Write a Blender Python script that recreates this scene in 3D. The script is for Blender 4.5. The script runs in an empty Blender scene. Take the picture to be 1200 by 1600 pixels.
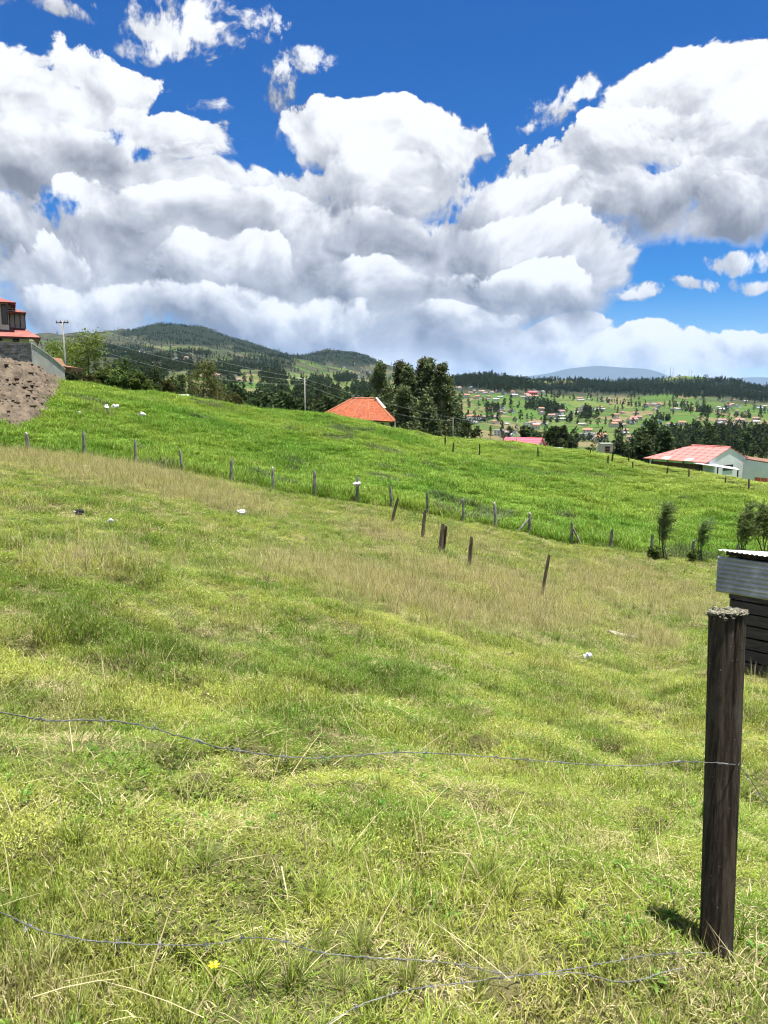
import bpy, bmesh, math, random
import numpy as np
from mathutils import Vector, Matrix, Euler

random.seed(7)
RNG = np.random.default_rng(11)
SC = bpy.context.scene
COL = SC.collection
R = math.radians

# ------------------------------------------------------------------ camera
PITCH = R(8.06)
FPX = 1200.0
cam_data = bpy.data.cameras.new("camera")
cam = bpy.data.objects.new("camera", cam_data)
COL.objects.link(cam)
cam_data.sensor_fit = 'VERTICAL'
cam_data.sensor_height = 36.0
cam_data.lens = 27.0
cam_data.clip_start = 0.05
cam_data.clip_end = 120000.0
cam.location = (0, 0, 0)
cam.rotation_euler = (math.pi / 2 - PITCH, 0, 0)
SC.camera = cam
CT, ST = math.cos(PITCH), math.sin(PITCH)


def ray(px, py):
    """direction (not unit) of the photograph's pixel px,py; depth along the axis is 1"""
    X = (px - 600.0) / FPX
    Y = (800.0 - py) / FPX
    return np.array([X, CT + Y * ST, -ST + Y * CT])


def at(px, py, d):
    v = ray(px, py) * d
    return Vector(v)


def azt(px, py):
    v = ray(px, py)
    h = math.hypot(v[0], v[1])
    return math.atan2(v[0], v[1]), v[2] / h


# ------------------------------------------------------------------ light
SUN_ELEV = R(82.5)
SUN_AZ = R(102)           # clockwise from the view direction (+Y towards +X)
sun_dir = Vector((math.sin(SUN_AZ) * math.cos(SUN_ELEV), math.cos(SUN_AZ) * math.cos(SUN_ELEV), math.sin(SUN_ELEV)))
sd = bpy.data.lights.new("sun", 'SUN')
sd.energy = 4.8
sd.angle = R(0.53)
sd.color = (1.0, 0.95, 0.86)
sun = bpy.data.objects.new("sun", sd)
COL.objects.link(sun)
sun.rotation_euler = sun_dir.to_track_quat('Z', 'Y').to_euler()

SC.view_settings.view_transform = 'Standard'
SC.view_settings.look = 'None'
SC.view_settings.exposure = 1.48
SC.view_settings.gamma = 1.0
SC.view_settings.use_curve_mapping = False
SC.render.engine = 'CYCLES'
SC.cycles.max_bounces = 4
SC.cycles.diffuse_bounces = 1
SC.cycles.glossy_bounces = 2
SC.cycles.transmission_bounces = 3
SC.cycles.transparent_max_bounces = 6
SC.cycles.volume_bounces = 0
SC.cycles.use_denoising = True
SC.cycles.denoiser = 'OPENIMAGEDENOISE'
SC.cycles.denoising_input_passes = 'RGB_ALBEDO_NORMAL'
SC.cycles.denoising_prefilter = 'ACCURATE'
SC.cycles.pixel_filter_type = 'BLACKMAN_HARRIS'
SC.cycles.filter_width = 1.15
SC.cycles.use_adaptive_sampling = True
SC.cycles.adaptive_threshold = 0.02
SC.cycles.adaptive_min_samples = 16
SC.cycles.caustics_reflective = False
SC.cycles.caustics_refractive = False
SC.render.film_transparent = False


# ------------------------------------------------------------------ node helper
class NT:
    def __init__(self, tree):
        self.t = tree

    def n(self, typ, **kw):
        nd = self.t.nodes.new(typ)
        for k, v in kw.items():
            setattr(nd, k, v)
        return nd

    def put(self, sock, v):
        if v is None:
            return
        if isinstance(v, bpy.types.NodeSocket):
            self.t.links.new(v, sock)
        else:
            try:
                sock.default_value = v
            except Exception:
                sock.default_value = (*v, 1.0)

    def m(self, op, a, b=None, c=None, clamp=False):
        nd = self.n('ShaderNodeMath', operation=op, use_clamp=clamp)
        for i, v in enumerate((a, b, c)):
            self.put(nd.inputs[i], v)
        return nd.outputs[0]

    def vm(self, op, a, b=None):
        nd = self.n('ShaderNodeVectorMath', operation=op)
        self.put(nd.inputs[0], a)
        self.put(nd.inputs[1], b)
        return nd.outputs[0]

    def mix(self, f, a, b, kind='MIX'):
        nd = self.n('ShaderNodeMix', data_type='RGBA', blend_type=kind)
        nd.clamp_factor = True
        self.put(nd.inputs[0], f)
        self.put(nd.inputs[6], a)
        self.put(nd.inputs[7], b)
        return nd.outputs[2]

    def mixf(self, f, a, b):
        nd = self.n('ShaderNodeMix', data_type='FLOAT')
        self.put(nd.inputs[0], f)
        self.put(nd.inputs[2], a)
        self.put(nd.inputs[3], b)
        return nd.outputs[0]

    def step(self, v, a, b, lo=0.0, hi=1.0):
        nd = self.n('ShaderNodeMapRange', interpolation_type='SMOOTHSTEP')
        self.put(nd.inputs[0], v)
        self.put(nd.inputs[1], a)
        self.put(nd.inputs[2], b)
        self.put(nd.inputs[3], lo)
        self.put(nd.inputs[4], hi)
        return nd.outputs[0]

    def noise(self, vec, scale, detail=2.0, rough=0.5, dim='3D', lac=2.0):
        nd = self.n('ShaderNodeTexNoise', noise_dimensions=dim)
        self.put(nd.inputs['Vector'], vec)
        self.put(nd.inputs['Scale'], scale)
        self.put(nd.inputs['Detail'], detail)
        self.put(nd.inputs['Roughness'], rough)
        self.put(nd.inputs['Lacunarity'], lac)
        return nd

    def voro(self, vec, scale, detail=0.0, rough=0.5, dim='2D', feat='SMOOTH_F1', smooth=0.6):
        nd = self.n('ShaderNodeTexVoronoi', voronoi_dimensions=dim, feature=feat)
        self.put(nd.inputs['Vector'], vec)
        self.put(nd.inputs['Scale'], scale)
        self.put(nd.inputs['Detail'], detail)
        self.put(nd.inputs['Roughness'], rough)
        if 'Smoothness' in nd.inputs:
            self.put(nd.inputs['Smoothness'], smooth)
        return nd

    def xyz(self, x, y, z=0.0):
        nd = self.n('ShaderNodeCombineXYZ')
        for i, v in enumerate((x, y, z)):
            self.put(nd.inputs[i], v)
        return nd.outputs[0]

    def sep(self, v):
        nd = self.n('ShaderNodeSeparateXYZ')
        self.put(nd.inputs[0], v)
        return nd.outputs


# ------------------------------------------------------------------ sky
world = bpy.data.worlds.new("World")
SC.world = world
world.use_nodes = True
world.cycles.sampling_method = 'NONE'


def build_sky():
    wt = world.node_tree
    wt.nodes.clear()
    T = NT(wt)
    out = T.n('ShaderNodeOutputWorld')
    bg = T.n('ShaderNodeBackground')
    bg.inputs['Strength'].default_value = 0.1
    wt.links.new(bg.outputs[0], out.inputs[0])
    sky = T.n('ShaderNodeTexSky', sky_type='NISHITA')
    sky.sun_disc = False
    sky.sun_elevation = SUN_ELEV
    sky.sun_rotation = SUN_AZ
    sky.altitude = 2600
    sky.air_density = 1.15
    sky.dust_density = 0.15
    sky.ozone_density = 1.5
    hs = T.n('ShaderNodeHueSaturation')
    hs.inputs["Hue"].default_value = 0.515
    hs.inputs["Saturation"].default_value = 1.82
    hs.inputs["Value"].default_value = 0.44
    wt.links.new(sky.outputs[0], hs.inputs['Color'])
    col = hs.outputs[0]

    tc = T.n('ShaderNodeTexCoord')
    s = T.sep(tc.outputs['Generated'])
    az = T.m('ARCTAN2', s[0], s[1])
    hyp = T.m('SQRT', T.m('ADD', T.m('MULTIPLY', s[0], s[0]), T.m('MULTIPLY', s[1], s[1])))
    el = T.m('ARCTAN2', s[2], hyp)
    P = T.xyz(az, el)

    # domain warp, so that edges billow and curl
    w1 = T.noise(P, 5.0, 1.0, 0.5, '2D').outputs['Color']
    w2 = T.noise(P, 24.0, 2.0, 0.6, '2D').outputs['Color']
    off = T.vm('ADD', T.vm('MULTIPLY', T.vm('SUBTRACT', w1, (.5, .5, .5)), (.10, .07, 0)),
               T.vm('MULTIPLY', T.vm('SUBTRACT', w2, (.5, .5, .5)), (.009, .008, 0)))
    W = T.vm('ADD', P, off)

    d1 = T.voro(W, 15.0, 1.0, feat='F1').outputs['Distance']
    f0 = T.noise(W, 9.0, 6.0, 0.54, '2D').outputs['Fac']
    f1 = T.noise(T.vm('ADD', W, (0.012, 0.024, 0)), 9.0, 6.0, 0.54, '2D').outputs['Fac']
    h0 = T.noise(W, 40.0, 4.0, 0.62, '2D').outputs['Fac']
    h1 = T.noise(T.vm('ADD', W, (0.002, 0.005, 0)), 40.0, 4.0, 0.62, '2D').outputs['Fac']
    relief = T.m('MULTIPLY_ADD', T.m('SUBTRACT', f0, f1), RELIEF, T.m('MULTIPLY', T.m('SUBTRACT', h0, h1), 0.22))
    hh = T.m('MULTIPLY_ADD', h0, 0.9, -0.45)
    edge = T.m('ADD', T.m('MULTIPLY_ADD', d1, -0.55, 0.40), T.m('MULTIPLY_ADD', T.m('SUBTRACT', f0, 0.5), 3.0, hh))
    wisp = T.m('ADD', T.m('MULTIPLY_ADD', h0, 6.0, -3.1), T.m('MULTIPLY', T.m('SUBTRACT', f0, 0.5), 3.5))

    def uv(px, py):
        v = ray(px, py)
        return math.atan2(v[0], v[1]), math.atan2(v[2], math.hypot(v[0], v[1]))

    # broken cumulus over the rest of the sky, away from the part in view
    cu, cv = uv(600, 400)
    q = T.vm('MULTIPLY', T.vm('SUBTRACT', P, (cu, cv, 0)), (1 / .62, 1 / .62, 0))
    nd = T.n('ShaderNodeVectorMath', operation='DOT_PRODUCT')
    T.put(nd.inputs[0], q); T.put(nd.inputs[1], q)
    away = T.step(nd.outputs['Value'], 0.8, 1.5)
    D3 = T.vm('MULTIPLY', tc.outputs['Generated'], (1, 1, 1.5))
    g0 = T.noise(D3, 2.6, 5.0, 0.55).outputs['Fac']
    g1 = T.noise(T.vm('ADD', D3, (0.02, 0.0, 0.09)), 2.6, 3.0, 0.55).outputs['Fac']
    A = T.m('MULTIPLY', T.step(g0, 0.47, 0.55), away)
    S = T.m('MULTIPLY_ADD', T.m('SUBTRACT', g0, g1), 4.0, 0.62)

    def puff(A, S, px, py, rx, ry, soft=0.45, bias=0.0, rough=1.0, grad=0.42, lift=0.52, thin=1.0, ragged=False):
        cu, cv = uv(px, py)
        ru = abs(uv(px + rx, py)[0] - uv(px - rx, py)[0]) / 2
        rv = abs(uv(px, py - ry)[1] - uv(px, py + ry)[1]) / 2
        nd = T.n('ShaderNodeVectorMath', operation='MULTIPLY_ADD')
        T.put(nd.inputs[0], W); T.put(nd.inputs[1], (1 / ru, 1 / rv, 0)); T.put(nd.inputs[2], (-cu / ru, -cv / rv, 0))
        q = nd.outputs[0]
        dd = T.n('ShaderNodeVectorMath', operation='DOT_PRODUCT')
        T.put(dd.inputs[0], q); T.put(dd.inputs[1], q)
        # f = 1 + bias - q.q + edge ; heads are crisp, bases melt away
        e = T.m('MULTIPLY_ADD', wisp if ragged else edge, rough, 1.0 + bias)
        f = T.m('SUBTRACT', e, dd.outputs['Value'])
        if ragged:
            a = T.m('MULTIPLY', f, 1 / soft, clamp=True)
        else:
            kk = T.n('ShaderNodeVectorMath', operation='DOT_PRODUCT')
            T.put(kk.inputs[0], q); T.put(kk.inputs[1], (0, 1.15 / soft, 0))
            a = T.m('MULTIPLY', f, T.m('MAXIMUM', T.m('ADD', kk.outputs['Value'], 1.05 / soft), 1.1), clamp=True)
        if thin < 1:
            a = T.m('MULTIPLY', a, thin)
        gg = T.n('ShaderNodeVectorMath', operation='DOT_PRODUCT')
        T.put(gg.inputs[0], q); T.put(gg.inputs[1], (0.08, grad, 0))
        sv = T.m('ADD', gg.outputs['Value'], lift)
        return T.m('MAXIMUM', A, a), T.mixf(a, S, sv)

    for c in CLOUDS:
        A, S = puff(A, S, *c[:4], **(c[4] if len(c) > 4 else {}))
    # gaps where the blue shows through the bank
    for px, py, rx, ry in ((104, 336, 50, 30), (432, 240, 26, 34), (192, 222, 34, 18), (240, 250, 22, 16)):
        cu, cv = uv(px, py)
        ru = abs(uv(px + rx, py)[0] - uv(px - rx, py)[0]) / 2
        rv = abs(uv(px, py - ry)[1] - uv(px, py + ry)[1]) / 2
        q = T.vm('MULTIPLY', T.vm('SUBTRACT', W, (cu, cv, 0)), (1 / ru, 1 / rv, 0))
        dd = T.n('ShaderNodeVectorMath', operation='DOT_PRODUCT')
        T.put(dd.inputs[0], q); T.put(dd.inputs[1], q)
        g = T.m('MULTIPLY', T.m('SUBTRACT', T.m('MULTIPLY_ADD', wisp, -0.55, 1.0), dd.outputs['Value']), 0.9, clamp=True)
        A = T.m('MULTIPLY', A, T.m('SUBTRACT', 1.0, g))
    S = T.m('ADD', T.m('SUBTRACT', S, 0.02), relief)
    A = T.step(A, 0.0, 1.0)
    c = T.mix(T.step(S, 0.0, 0.55), DARK, MID)
    c = T.mix(T.step(S, 0.42, 1.0), c, WHITE)
    wt.links.new(T.mix(A, col, c), bg.inputs['Color'])


RELIEF = 1.7
WHITE = (3.75, 3.78, 3.84)
MID = (1.95, 2.01, 2.15)
DARK = (0.80, 0.84, 0.95)
W_ = dict(soft=1.1, rough=0.62, lift=0.80, grad=0.2, thin=0.88, ragged=True)      # thin wisps
H_ = dict(soft=0.5, rough=0.8)
CLOUDS = [
    # far banks low over the hills
    (600, 570, 900, 66, dict(soft=0.8, lift=0.78, grad=0.2, rough=0.7)),
    (300, 510, 420, 60, dict(soft=0.8, lift=0.64, grad=0.35, rough=0.8)),
    (1010, 548, 260, 42, dict(lift=0.86, grad=0.40, rough=0.75, soft=.35)),
    (700, 540, 170, 50, dict(lift=0.84, grad=0.34, rough=0.8, soft=.35)),
    (1150, 540, 140, 38, dict(lift=0.86, grad=0.4, rough=0.8, soft=.35)),
    (880, 512, 80, 26, dict(lift=0.92, grad=0.3, rough=0.8, soft=.35)),
    (480, 540, 160, 30, dict(lift=0.74, grad=0.2, soft=0.9)),
    # small fair weather scraps
    (1085, 456, 60, 11, dict(lift=0.84, grad=0.15, rough=0.6, soft=0.9, ragged=True, thin=.95)),
    (1160, 424, 56, 14, dict(lift=0.84, grad=0.15, rough=0.6, soft=0.9, ragged=True, thin=.95)),
    (1180, 446, 46, 11, dict(lift=0.84, grad=0.15, rough=0.6, soft=0.9, ragged=True, thin=.95)),
    (998, 466, 34, 15, dict(lift=0.84, grad=0.15, rough=0.6, soft=0.9, ragged=True, thin=.95)),
    (300, 25, 135, 50, dict(lift=0.84, grad=0.15, rough=0.6, soft=0.9, ragged=True, thin=.95)),
    (215, 55, 50, 22, W_),
    (60, 4, 90, 16, W_),
    (490, 82, 58, 28, W_),
    (436, 140, 40, 44, W_),
    (336, 166, 30, 16, W_),
    (925, 128, 60, 24, dict(lift=0.84, grad=0.15, rough=0.6, soft=0.9, ragged=True, thin=.95)),
    (868, 158, 66, 36, W_),
    (820, 190, 30, 16, W_),
    # the main bank, back to front
    (330, 440, 500, 130, dict(lift=0.50, grad=0.42, rough=.6, bias=.2)),
    (640, 450, 300, 115, dict(lift=0.50, grad=0.42, rough=.6, bias=.2)),
    (180, 300, 300, 80, dict(lift=0.66, grad=0.3, rough=.9)),
    (60, 160, 190, 120, dict(lift=0.82, grad=0.28, bias=0.1, soft=.35)),
    (-30, 100, 110, 70, dict(lift=0.82, grad=0.2, soft=.35)),
    (170, 130, 80, 50, dict(lift=0.80, grad=0.2, soft=.35)),
    (290, 240, 120, 62, dict(lift=0.74, grad=0.28)),
    (50, 262, 220, 60, dict(lift=0.44, grad=0.42)),
    (345, 300, 130, 66, dict(lift=0.66, grad=0.36)),
    (1130, 165, 150, 115, dict(lift=0.88, grad=0.26, bias=0.1, rough=0.8, soft=.3)),
    (1210, 250, 160, 120, dict(lift=0.70, grad=0.34, soft=.3)),
    (1045, 225, 110, 62, dict(lift=0.74, grad=0.34, soft=.35)),
    (1040, 256, 90, 46, dict(lift=0.66, grad=0.34, bias=.3)),
    (930, 262, 180, 76, dict(lift=0.70, grad=0.42, bias=0.05, soft=.3)),
    (1020, 325, 250, 66, dict(lift=0.42, grad=0.46)),
    (1190, 345, 150, 50, dict(lift=0.36, grad=0.36)),
    (560, 226, 150, 68, dict(lift=0.86, grad=0.26, rough=0.7, soft=.3, bias=.05)),
    (655, 236, 105, 76, dict(lift=0.82, grad=0.3, rough=0.7, soft=.3)),
    (600, 318, 230, 76, dict(lift=0.50, grad=0.44)),
    (770, 335, 160, 66, dict(lift=0.52, grad=0.42)),
    (470, 300, 120, 56, dict(lift=0.62, grad=0.34)),
    (-10, 365, 90, 60, dict(lift=0.52, grad=0.4)),
    (225, 365, 150, 70, dict(lift=0.60, grad=0.42)),
    (240, 415, 120, 46, dict(lift=0.34, grad=0.42)),
    (420, 352, 150, 60, dict(lift=0.56, grad=0.42)),
    (50, 440, 160, 62, dict(lift=0.50, grad=0.42)),
    (780, 396, 170, 54, dict(lift=0.50, grad=0.44)),
    (640, 385, 140, 46, dict(lift=0.40, grad=0.42)),
    (820, 452, 90, 48, dict(lift=0.64, grad=0.44, soft=.35)),
    (380, 432, 140, 50, dict(lift=0.60, grad=0.38)),
    (590, 452, 200, 50, dict(lift=0.42, grad=0.50)),
    (170, 480, 230, 42, dict(lift=0.54, grad=0.42)),
    (440, 500, 220, 38, dict(lift=0.58, grad=0.36, soft=0.9)),
    (720, 490, 130, 32, dict(lift=0.50, grad=0.44)),
]
build_sky()

# ------------------------------------------------------------------ helpers for objects
def tag(o, label=None, cat=None, group=None, kind=None):
    if label:
        o['label'] = label
    if cat:
        o['category'] = cat
    if group:
        o['group'] = group
    if kind:
        o['kind'] = kind
    return o


def empty(name, loc=(0, 0, 0), rz=0.0):
    o = bpy.data.objects.new(name, None)
    o.location = loc
    o.rotation_euler = (0, 0, rz)
    COL.objects.link(o)
    return o


def mesh_np(name, V, F, mats=(), mi=None, smooth=False):
    """V (n,3) ; F list/array of faces (all same length or mixed list)"""
    me = bpy.data.meshes.new(name)
    V = np.asarray(V, dtype=np.float32)
    if isinstance(F, np.ndarray):
        k = F.shape[1]
        me.vertices.add(len(V))
        me.vertices.foreach_set('co', V.ravel())
        me.loops.add(F.size)
        me.loops.foreach_set('vertex_index', F.astype(np.int32).ravel())
        me.polygons.add(len(F))
        me.polygons.foreach_set('loop_start', np.arange(0, F.size, k, dtype=np.int32))
        me.polygons.foreach_set('loop_total', np.full(len(F), k, dtype=np.int32))
        me.update(calc_edges=True)
    else:
        me.from_pydata([tuple(v) for v in V], [], F)
        me.update()
    for m in mats:
        me.materials.append(m)
    if mi is not None:
        me.polygons.foreach_set('material_index', np.asarray(mi, dtype=np.int32))
    if smooth:
        me.polygons.foreach_set('use_smooth', np.ones(len(me.polygons), dtype=bool))
    return me


def link(name, me, parent=None, loc=None):
    o = bpy.data.objects.new(name, me)
    COL.objects.link(o)
    if parent is not None:
        o.parent = parent
    if loc is not None:
        o.location = loc
    return o


def fattr(me, name, vals, dom='POINT', typ='FLOAT'):
    a = me.attributes.new(name, typ, dom)
    key = {'FLOAT': 'value', 'INT': 'value', 'FLOAT_VECTOR': 'vector', 'FLOAT_COLOR': 'color'}[typ]
    dt = np.int32 if typ == 'INT' else np.float32
    a.data.foreach_set(key, np.asarray(vals, dtype=dt).ravel())


class MB:
    """collects boxes, tubes, quads into one mesh"""
    def __init__(self):
        self.v, self.f, self.m = [], [], []

    def add(self, V, F, mi=0):
        b = len(self.v)
        self.v += [tuple(p) for p in V]
        self.f += [tuple(i + b for i in f) for f in F]
        self.m += [mi] * len(F)
        return self

    def box(self, lo, hi, mi=0, M=None):
        x0, y0, z0 = lo
        x1, y1, z1 = hi
        V = [Vector(p) for p in ((x0, y0, z0), (x1, y0, z0), (x1, y1, z0), (x0, y1, z0), (x0, y0, z1), (x1, y0, z1), (x1, y1, z1), (x0, y1, z1))]
        if M is not None:
            V = [M @ p for p in V]
        return self.add(V, [(0, 3, 2, 1), (4, 5, 6, 7), (0, 1, 5, 4), (1, 2, 6, 5), (2, 3, 7, 6), (3, 0, 4, 7)], mi)

    def tube(self, pts, rad, n=6, mi=0, cap=True):
        pts = [Vector(p) for p in pts]
        rads = rad if isinstance(rad, (list, tuple)) else [rad] * len(pts)
        V, F = [], []
        prev = None
        for i, p in enumerate(pts):
            d = (pts[min(i + 1, len(pts) - 1)] - pts[max(i - 1, 0)])
            d = d.normalized() if d.length > 1e-9 else Vector((0, 0, 1))
            if prev is None:
                a = d.orthogonal().normalized()
            else:
                a = (prev - d * prev.dot(d))
                a = a.normalized() if a.length > 1e-6 else d.orthogonal().normalized()
            prev = a
            b = d.cross(a)
            for k in range(n):
                t = 2 * math.pi * k / n
                V.append(p + (a * math.cos(t) + b * math.sin(t)) * rads[i])
        for i in range(len(pts) - 1):
            for k in range(n):
                F.append((i * n + k, i * n + (k + 1) % n, (i + 1) * n + (k + 1) % n, (i + 1) * n + k))
        if cap:
            F.append(tuple(reversed(range(n))))
            F.append(tuple(range((len(pts) - 1) * n, len(pts) * n)))
        return self.add(V, F, mi)

    def slab(self, corners, thick, mi=0):
        """a flat piece: 4 (or 3) corners, extruded along the inverted normal"""
        c = [Vector(p) for p in corners]
        nrm = (c[1] - c[0]).cross(c[2] - c[0]).normalized()
        k = len(c)
        V = c + [p - nrm * thick for p in c]
        F = [tuple(range(k)), tuple(reversed(range(k, 2 * k)))]
        for i in range(k):
            j = (i + 1) % k
            F.append((i, i + k, j + k, j))
        return self.add(V, F, mi)

    def build(self, name, mats, parent=None, smooth=False):
        if not isinstance(mats, (list, tuple)):
            mats = [mats]
        me = mesh_np(name, self.v, self.f, mats, self.m, smooth)
        return link(name, me, parent)


# ------------------------------------------------------------------ materials
def mat(name, build=None, col=(0.5, 0.5, 0.5), rough=0.8, metal=0.0, spec=0.3):
    m = bpy.data.materials.new(name)
    m.use_nodes = True
    T = NT(m.node_tree)
    b = m.node_tree.nodes['Principled BSDF']
    b.inputs['Roughness'].default_value = rough
    b.inputs['Metallic'].default_value = metal
    b.inputs['Specular IOR Level'].default_value = spec
    b.inputs['Base Color'].default_value = (*col, 1)
    if build:
        build(T, b)
    return m


def speckled(name, c1, c2, scale=3.0, rough=0.85, detail=5.0, bump=0.0, c3=None, stretch=(1, 1, 1), spec=0.25, metal=0.0, bscale=None):
    def f(T, b):
        tc = T.n('ShaderNodeTexCoord').outputs['Object']
        v = T.vm('MULTIPLY', tc, stretch)
        n = T.noise(v, scale, detail, 0.62).outputs['Fac']
        c = T.mix(T.step(n, 0.32, 0.68), c1, c2)
        if c3:
            n2 = T.noise(v, scale * 0.31, 3.0, 0.6).outputs['Fac']
            c = T.mix(T.step(n2, 0.48, 0.66), c, c3)
        T.put(b.inputs['Base Color'], c)
        if bump:
            bn = T.n('ShaderNodeBump')
            bn.inputs['Strength'].default_value = bump
            bn.inputs['Distance'].default_value = 0.02
            T.put(bn.inputs['Height'], T.noise(v, bscale or scale * 3, 4.0, 0.6).outputs['Fac'])
            T.put(b.inputs['Normal'], bn.outputs[0])
    return mat(name, f, rough=rough, spec=spec, metal=metal)


# ------------------------------------------------------------------ numpy noise
def _hash(ix, iy, seed):
    h = (ix.astype(np.int64) * 374761393 + iy.astype(np.int64) * 668265263 + seed * 1442695041) & 0x7fffffff
    h = ((h ^ (h >> 13)) * 1274126177) & 0x7fffffff
    h = h ^ (h >> 16)
    return (h & 0xffff) / 65535.0


def vnoise(x, y, seed=0):
    x = np.asarray(x, dtype=np.float64)
    y = np.asarray(y, dtype=np.float64)
    ix = np.floor(x)
    iy = np.floor(y)
    fx = x - ix
    fy = y - iy
    fx = fx * fx * fx * (fx * (fx * 6 - 15) + 10)
    fy = fy * fy * fy * (fy * (fy * 6 - 15) + 10)
    a = _hash(ix, iy, seed)
    b = _hash(ix + 1, iy, seed)
    c = _hash(ix, iy + 1, seed)
    d = _hash(ix + 1, iy + 1, seed)
    return (a + (b - a) * fx) * (1 - fy) + (c + (d - c) * fx) * fy - 0.5


def fbm(x, y, oct=4, seed=0, gain=0.5):
    s = 0
    a = 1.0
    c, sn = math.cos(.6), math.sin(.6)
    for i in range(oct):
        s = s + a * vnoise(x, y, seed + i * 17)
        x, y = (c * x - sn * y) * 2.03 + 5.1, (sn * x + c * y) * 2.03 + 1.7
        a *= gain
    return s


def pchip(xs, ys, x):
    """monotone cubic through (xs,ys) evaluated at the array x, clamped outside"""
    xs = np.asarray(xs, float)
    ys = np.asarray(ys, float)
    h = np.diff(xs)
    dl = np.diff(ys) / h
    m = np.zeros(len(xs))
    m[0], m[-1] = dl[0], dl[-1]
    for i in range(1, len(xs) - 1):
        if dl[i - 1] * dl[i] > 0:
            w1 = 2 * h[i] + h[i - 1]
            w2 = h[i] + 2 * h[i - 1]
            m[i] = (w1 + w2) / (w1 / dl[i - 1] + w2 / dl[i])
    x = np.clip(x, xs[0], xs[-1])
    k = np.clip(np.searchsorted(xs, x, side='right') - 1, 0, len(h) - 1)
    t = (x - xs[k]) / h[k]
    h00 = 2 * t**3 - 3 * t**2 + 1
    return h00 * ys[k] + (t**3 - 2 * t**2 + t) * h[k] * m[k] + (1 - h00) * ys[k + 1] + (t**3 - t**2) * h[k] * m[k + 1]


def blend_cols(azs, vals, az):
    """cubic (Catmull-Rom) blend of column values vals[k] (arrays) at azimuths azs[k]"""
    azs = np.asarray(azs)
    az = np.clip(az, azs[0], azs[-1])
    V = np.stack(vals)                       # k, n
    k = np.clip(np.searchsorted(azs, az, side='right') - 1, 0, len(azs) - 2)
    idx = np.arange(V.shape[1])
    h = azs[k + 1] - azs[k]
    t = (az - azs[k]) / h
    p1, p2 = V[k, idx], V[k + 1, idx]
    k0 = np.maximum(k - 1, 0)
    k3 = np.minimum(k + 2, len(azs) - 1)
    m1 = (p2 - V[k0, idx]) / np.maximum(azs[k + 1] - azs[k0], 1e-9) * h
    m2 = (V[k3, idx] - p1) / np.maximum(azs[k3] - azs[k], 1e-9) * h
    h00 = 2 * t**3 - 3 * t**2 + 1
    return h00 * p1 + (t**3 - 2 * t**2 + t) * m1 + (1 - h00) * p2 + (t**3 - t**2) * m2


# ------------------------------------------------------------------ the lie of the land
# columns of the pasture and the green field: (range in metres, height relative to the eye); a crest is (range, photo row)
def C_(px, r, py):
    return (r, azt(px, py)[1] * r)


def near_col(px, rows, rc, pyc, fall=7.0):
    r, z = C_(px, rc, pyc)
    rows = rows + [(r * 0.86, None), (r, z), (r * 1.12, z - fall * 0.13), (r * 1.3, z - fall * 0.4), (135, z - fall)]
    # point just before the crest: interpolate the photo row so the brow is rounded
    out = []
    for i, (a, b) in enumerate(rows):
        if b is None:
            r0, z0 = rows[i - 1]
            b = z0 + (z - z0) * ((a - r0) / (r - r0)) ** 0.9
        out.append((a, b))
    return out


NEAR = {
    -420: near_col(-420, [(1.5, -1.45), (2.5, -1.45), (5, -1.35), (10, -1.05), (20, -.5), (37, 0.2)], 62, 560, 3),
    0: near_col(0, [(1.5, -1.55), (2.5, -1.57), (5, -1.74), (10, -1.9), (20, -2.0), (38, -1.9)], 62, 588, 4),
    150: near_col(150, [(1.5, -1.56), (2.5, -1.6), (5, -1.86), (10, -2.15), (20, -2.45), (37, -2.45)], 66, 604, 5),
    300: near_col(300, [(1.5, -1.57), (2.5, -1.64), (5, -2.0), (10, -2.6), (20, -3.15), (37, -3.3)], 72, 625, 6),
    450: near_col(450, [(1.5, -1.58), (2.5, -1.68), (5, -2.16), (10, -2.95), (20, -3.8), (37, -4.2)], 76, 644, 7),
    600: near_col(600, [(1.5, -1.6), (2.5, -1.71), (5, -2.32), (10, -3.3), (20, -4.5), (37.5, -5.0)], 79, 668, 7),
    750: near_col(750, [(1.5, -1.6), (2.5, -1.73), (5, -2.45), (10, -3.6), (20, -5.1), (38.5, -5.95)], 84, 690, 6),
    900: near_col(900, [(1.5, -1.6), (2.5, -1.73), (5, -2.55), (10, -3.85), (20, -5.7), (40.5, -7.05)], 81, 707, 5),
    1050: near_col(1050, [(1.5, -1.6), (2.5, -1.74), (5, -2.6), (10, -3.95), (20, -6.0), (43, -7.8)], 76, 735, 5),
    1200: near_col(1200, [(1.5, -1.6), (2.5, -1.75), (5, -2.62), (10, -3.75), (14, -4.5), (20, -5.8), (44, -8.1)], 70, 762, 5),
    1620: near_col(1620, [(1.5, -1.62), (2.5, -1.8), (5, -2.7), (10, -3.9), (20, -6.3), (44, -9.2)], 70, 795, 6),
}
NAZ = [math.atan2((p - 600) / FPX, 0.995) for p in NEAR]


def near_z(x, y):
    x = np.atleast_1d(np.asarray(x, float))
    y = np.atleast_1d(np.asarray(y, float))
    az = np.arctan2(x, y)
    r = np.hypot(x, y)
    lr = np.log(np.maximum(r, 1.5))
    vals = [pchip(np.log([a for a, b in c]), [b for a, b in c], lr) for c in NEAR.values()]
    z = blend_cols(NAZ, vals, az)
    # behind the photographer the pasture just runs on
    back = np.clip((np.abs(az) - 0.8) / 0.8, 0, 1)
    back = back * back * (3 - 2 * back)
    z = z * (1 - back) + (-1.5 + 0.0 * r) * back
    inner = np.clip(r / 1.5, 0, 1)
    z = -1.58 * (1 - inner) + z * inner
    return z


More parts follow.
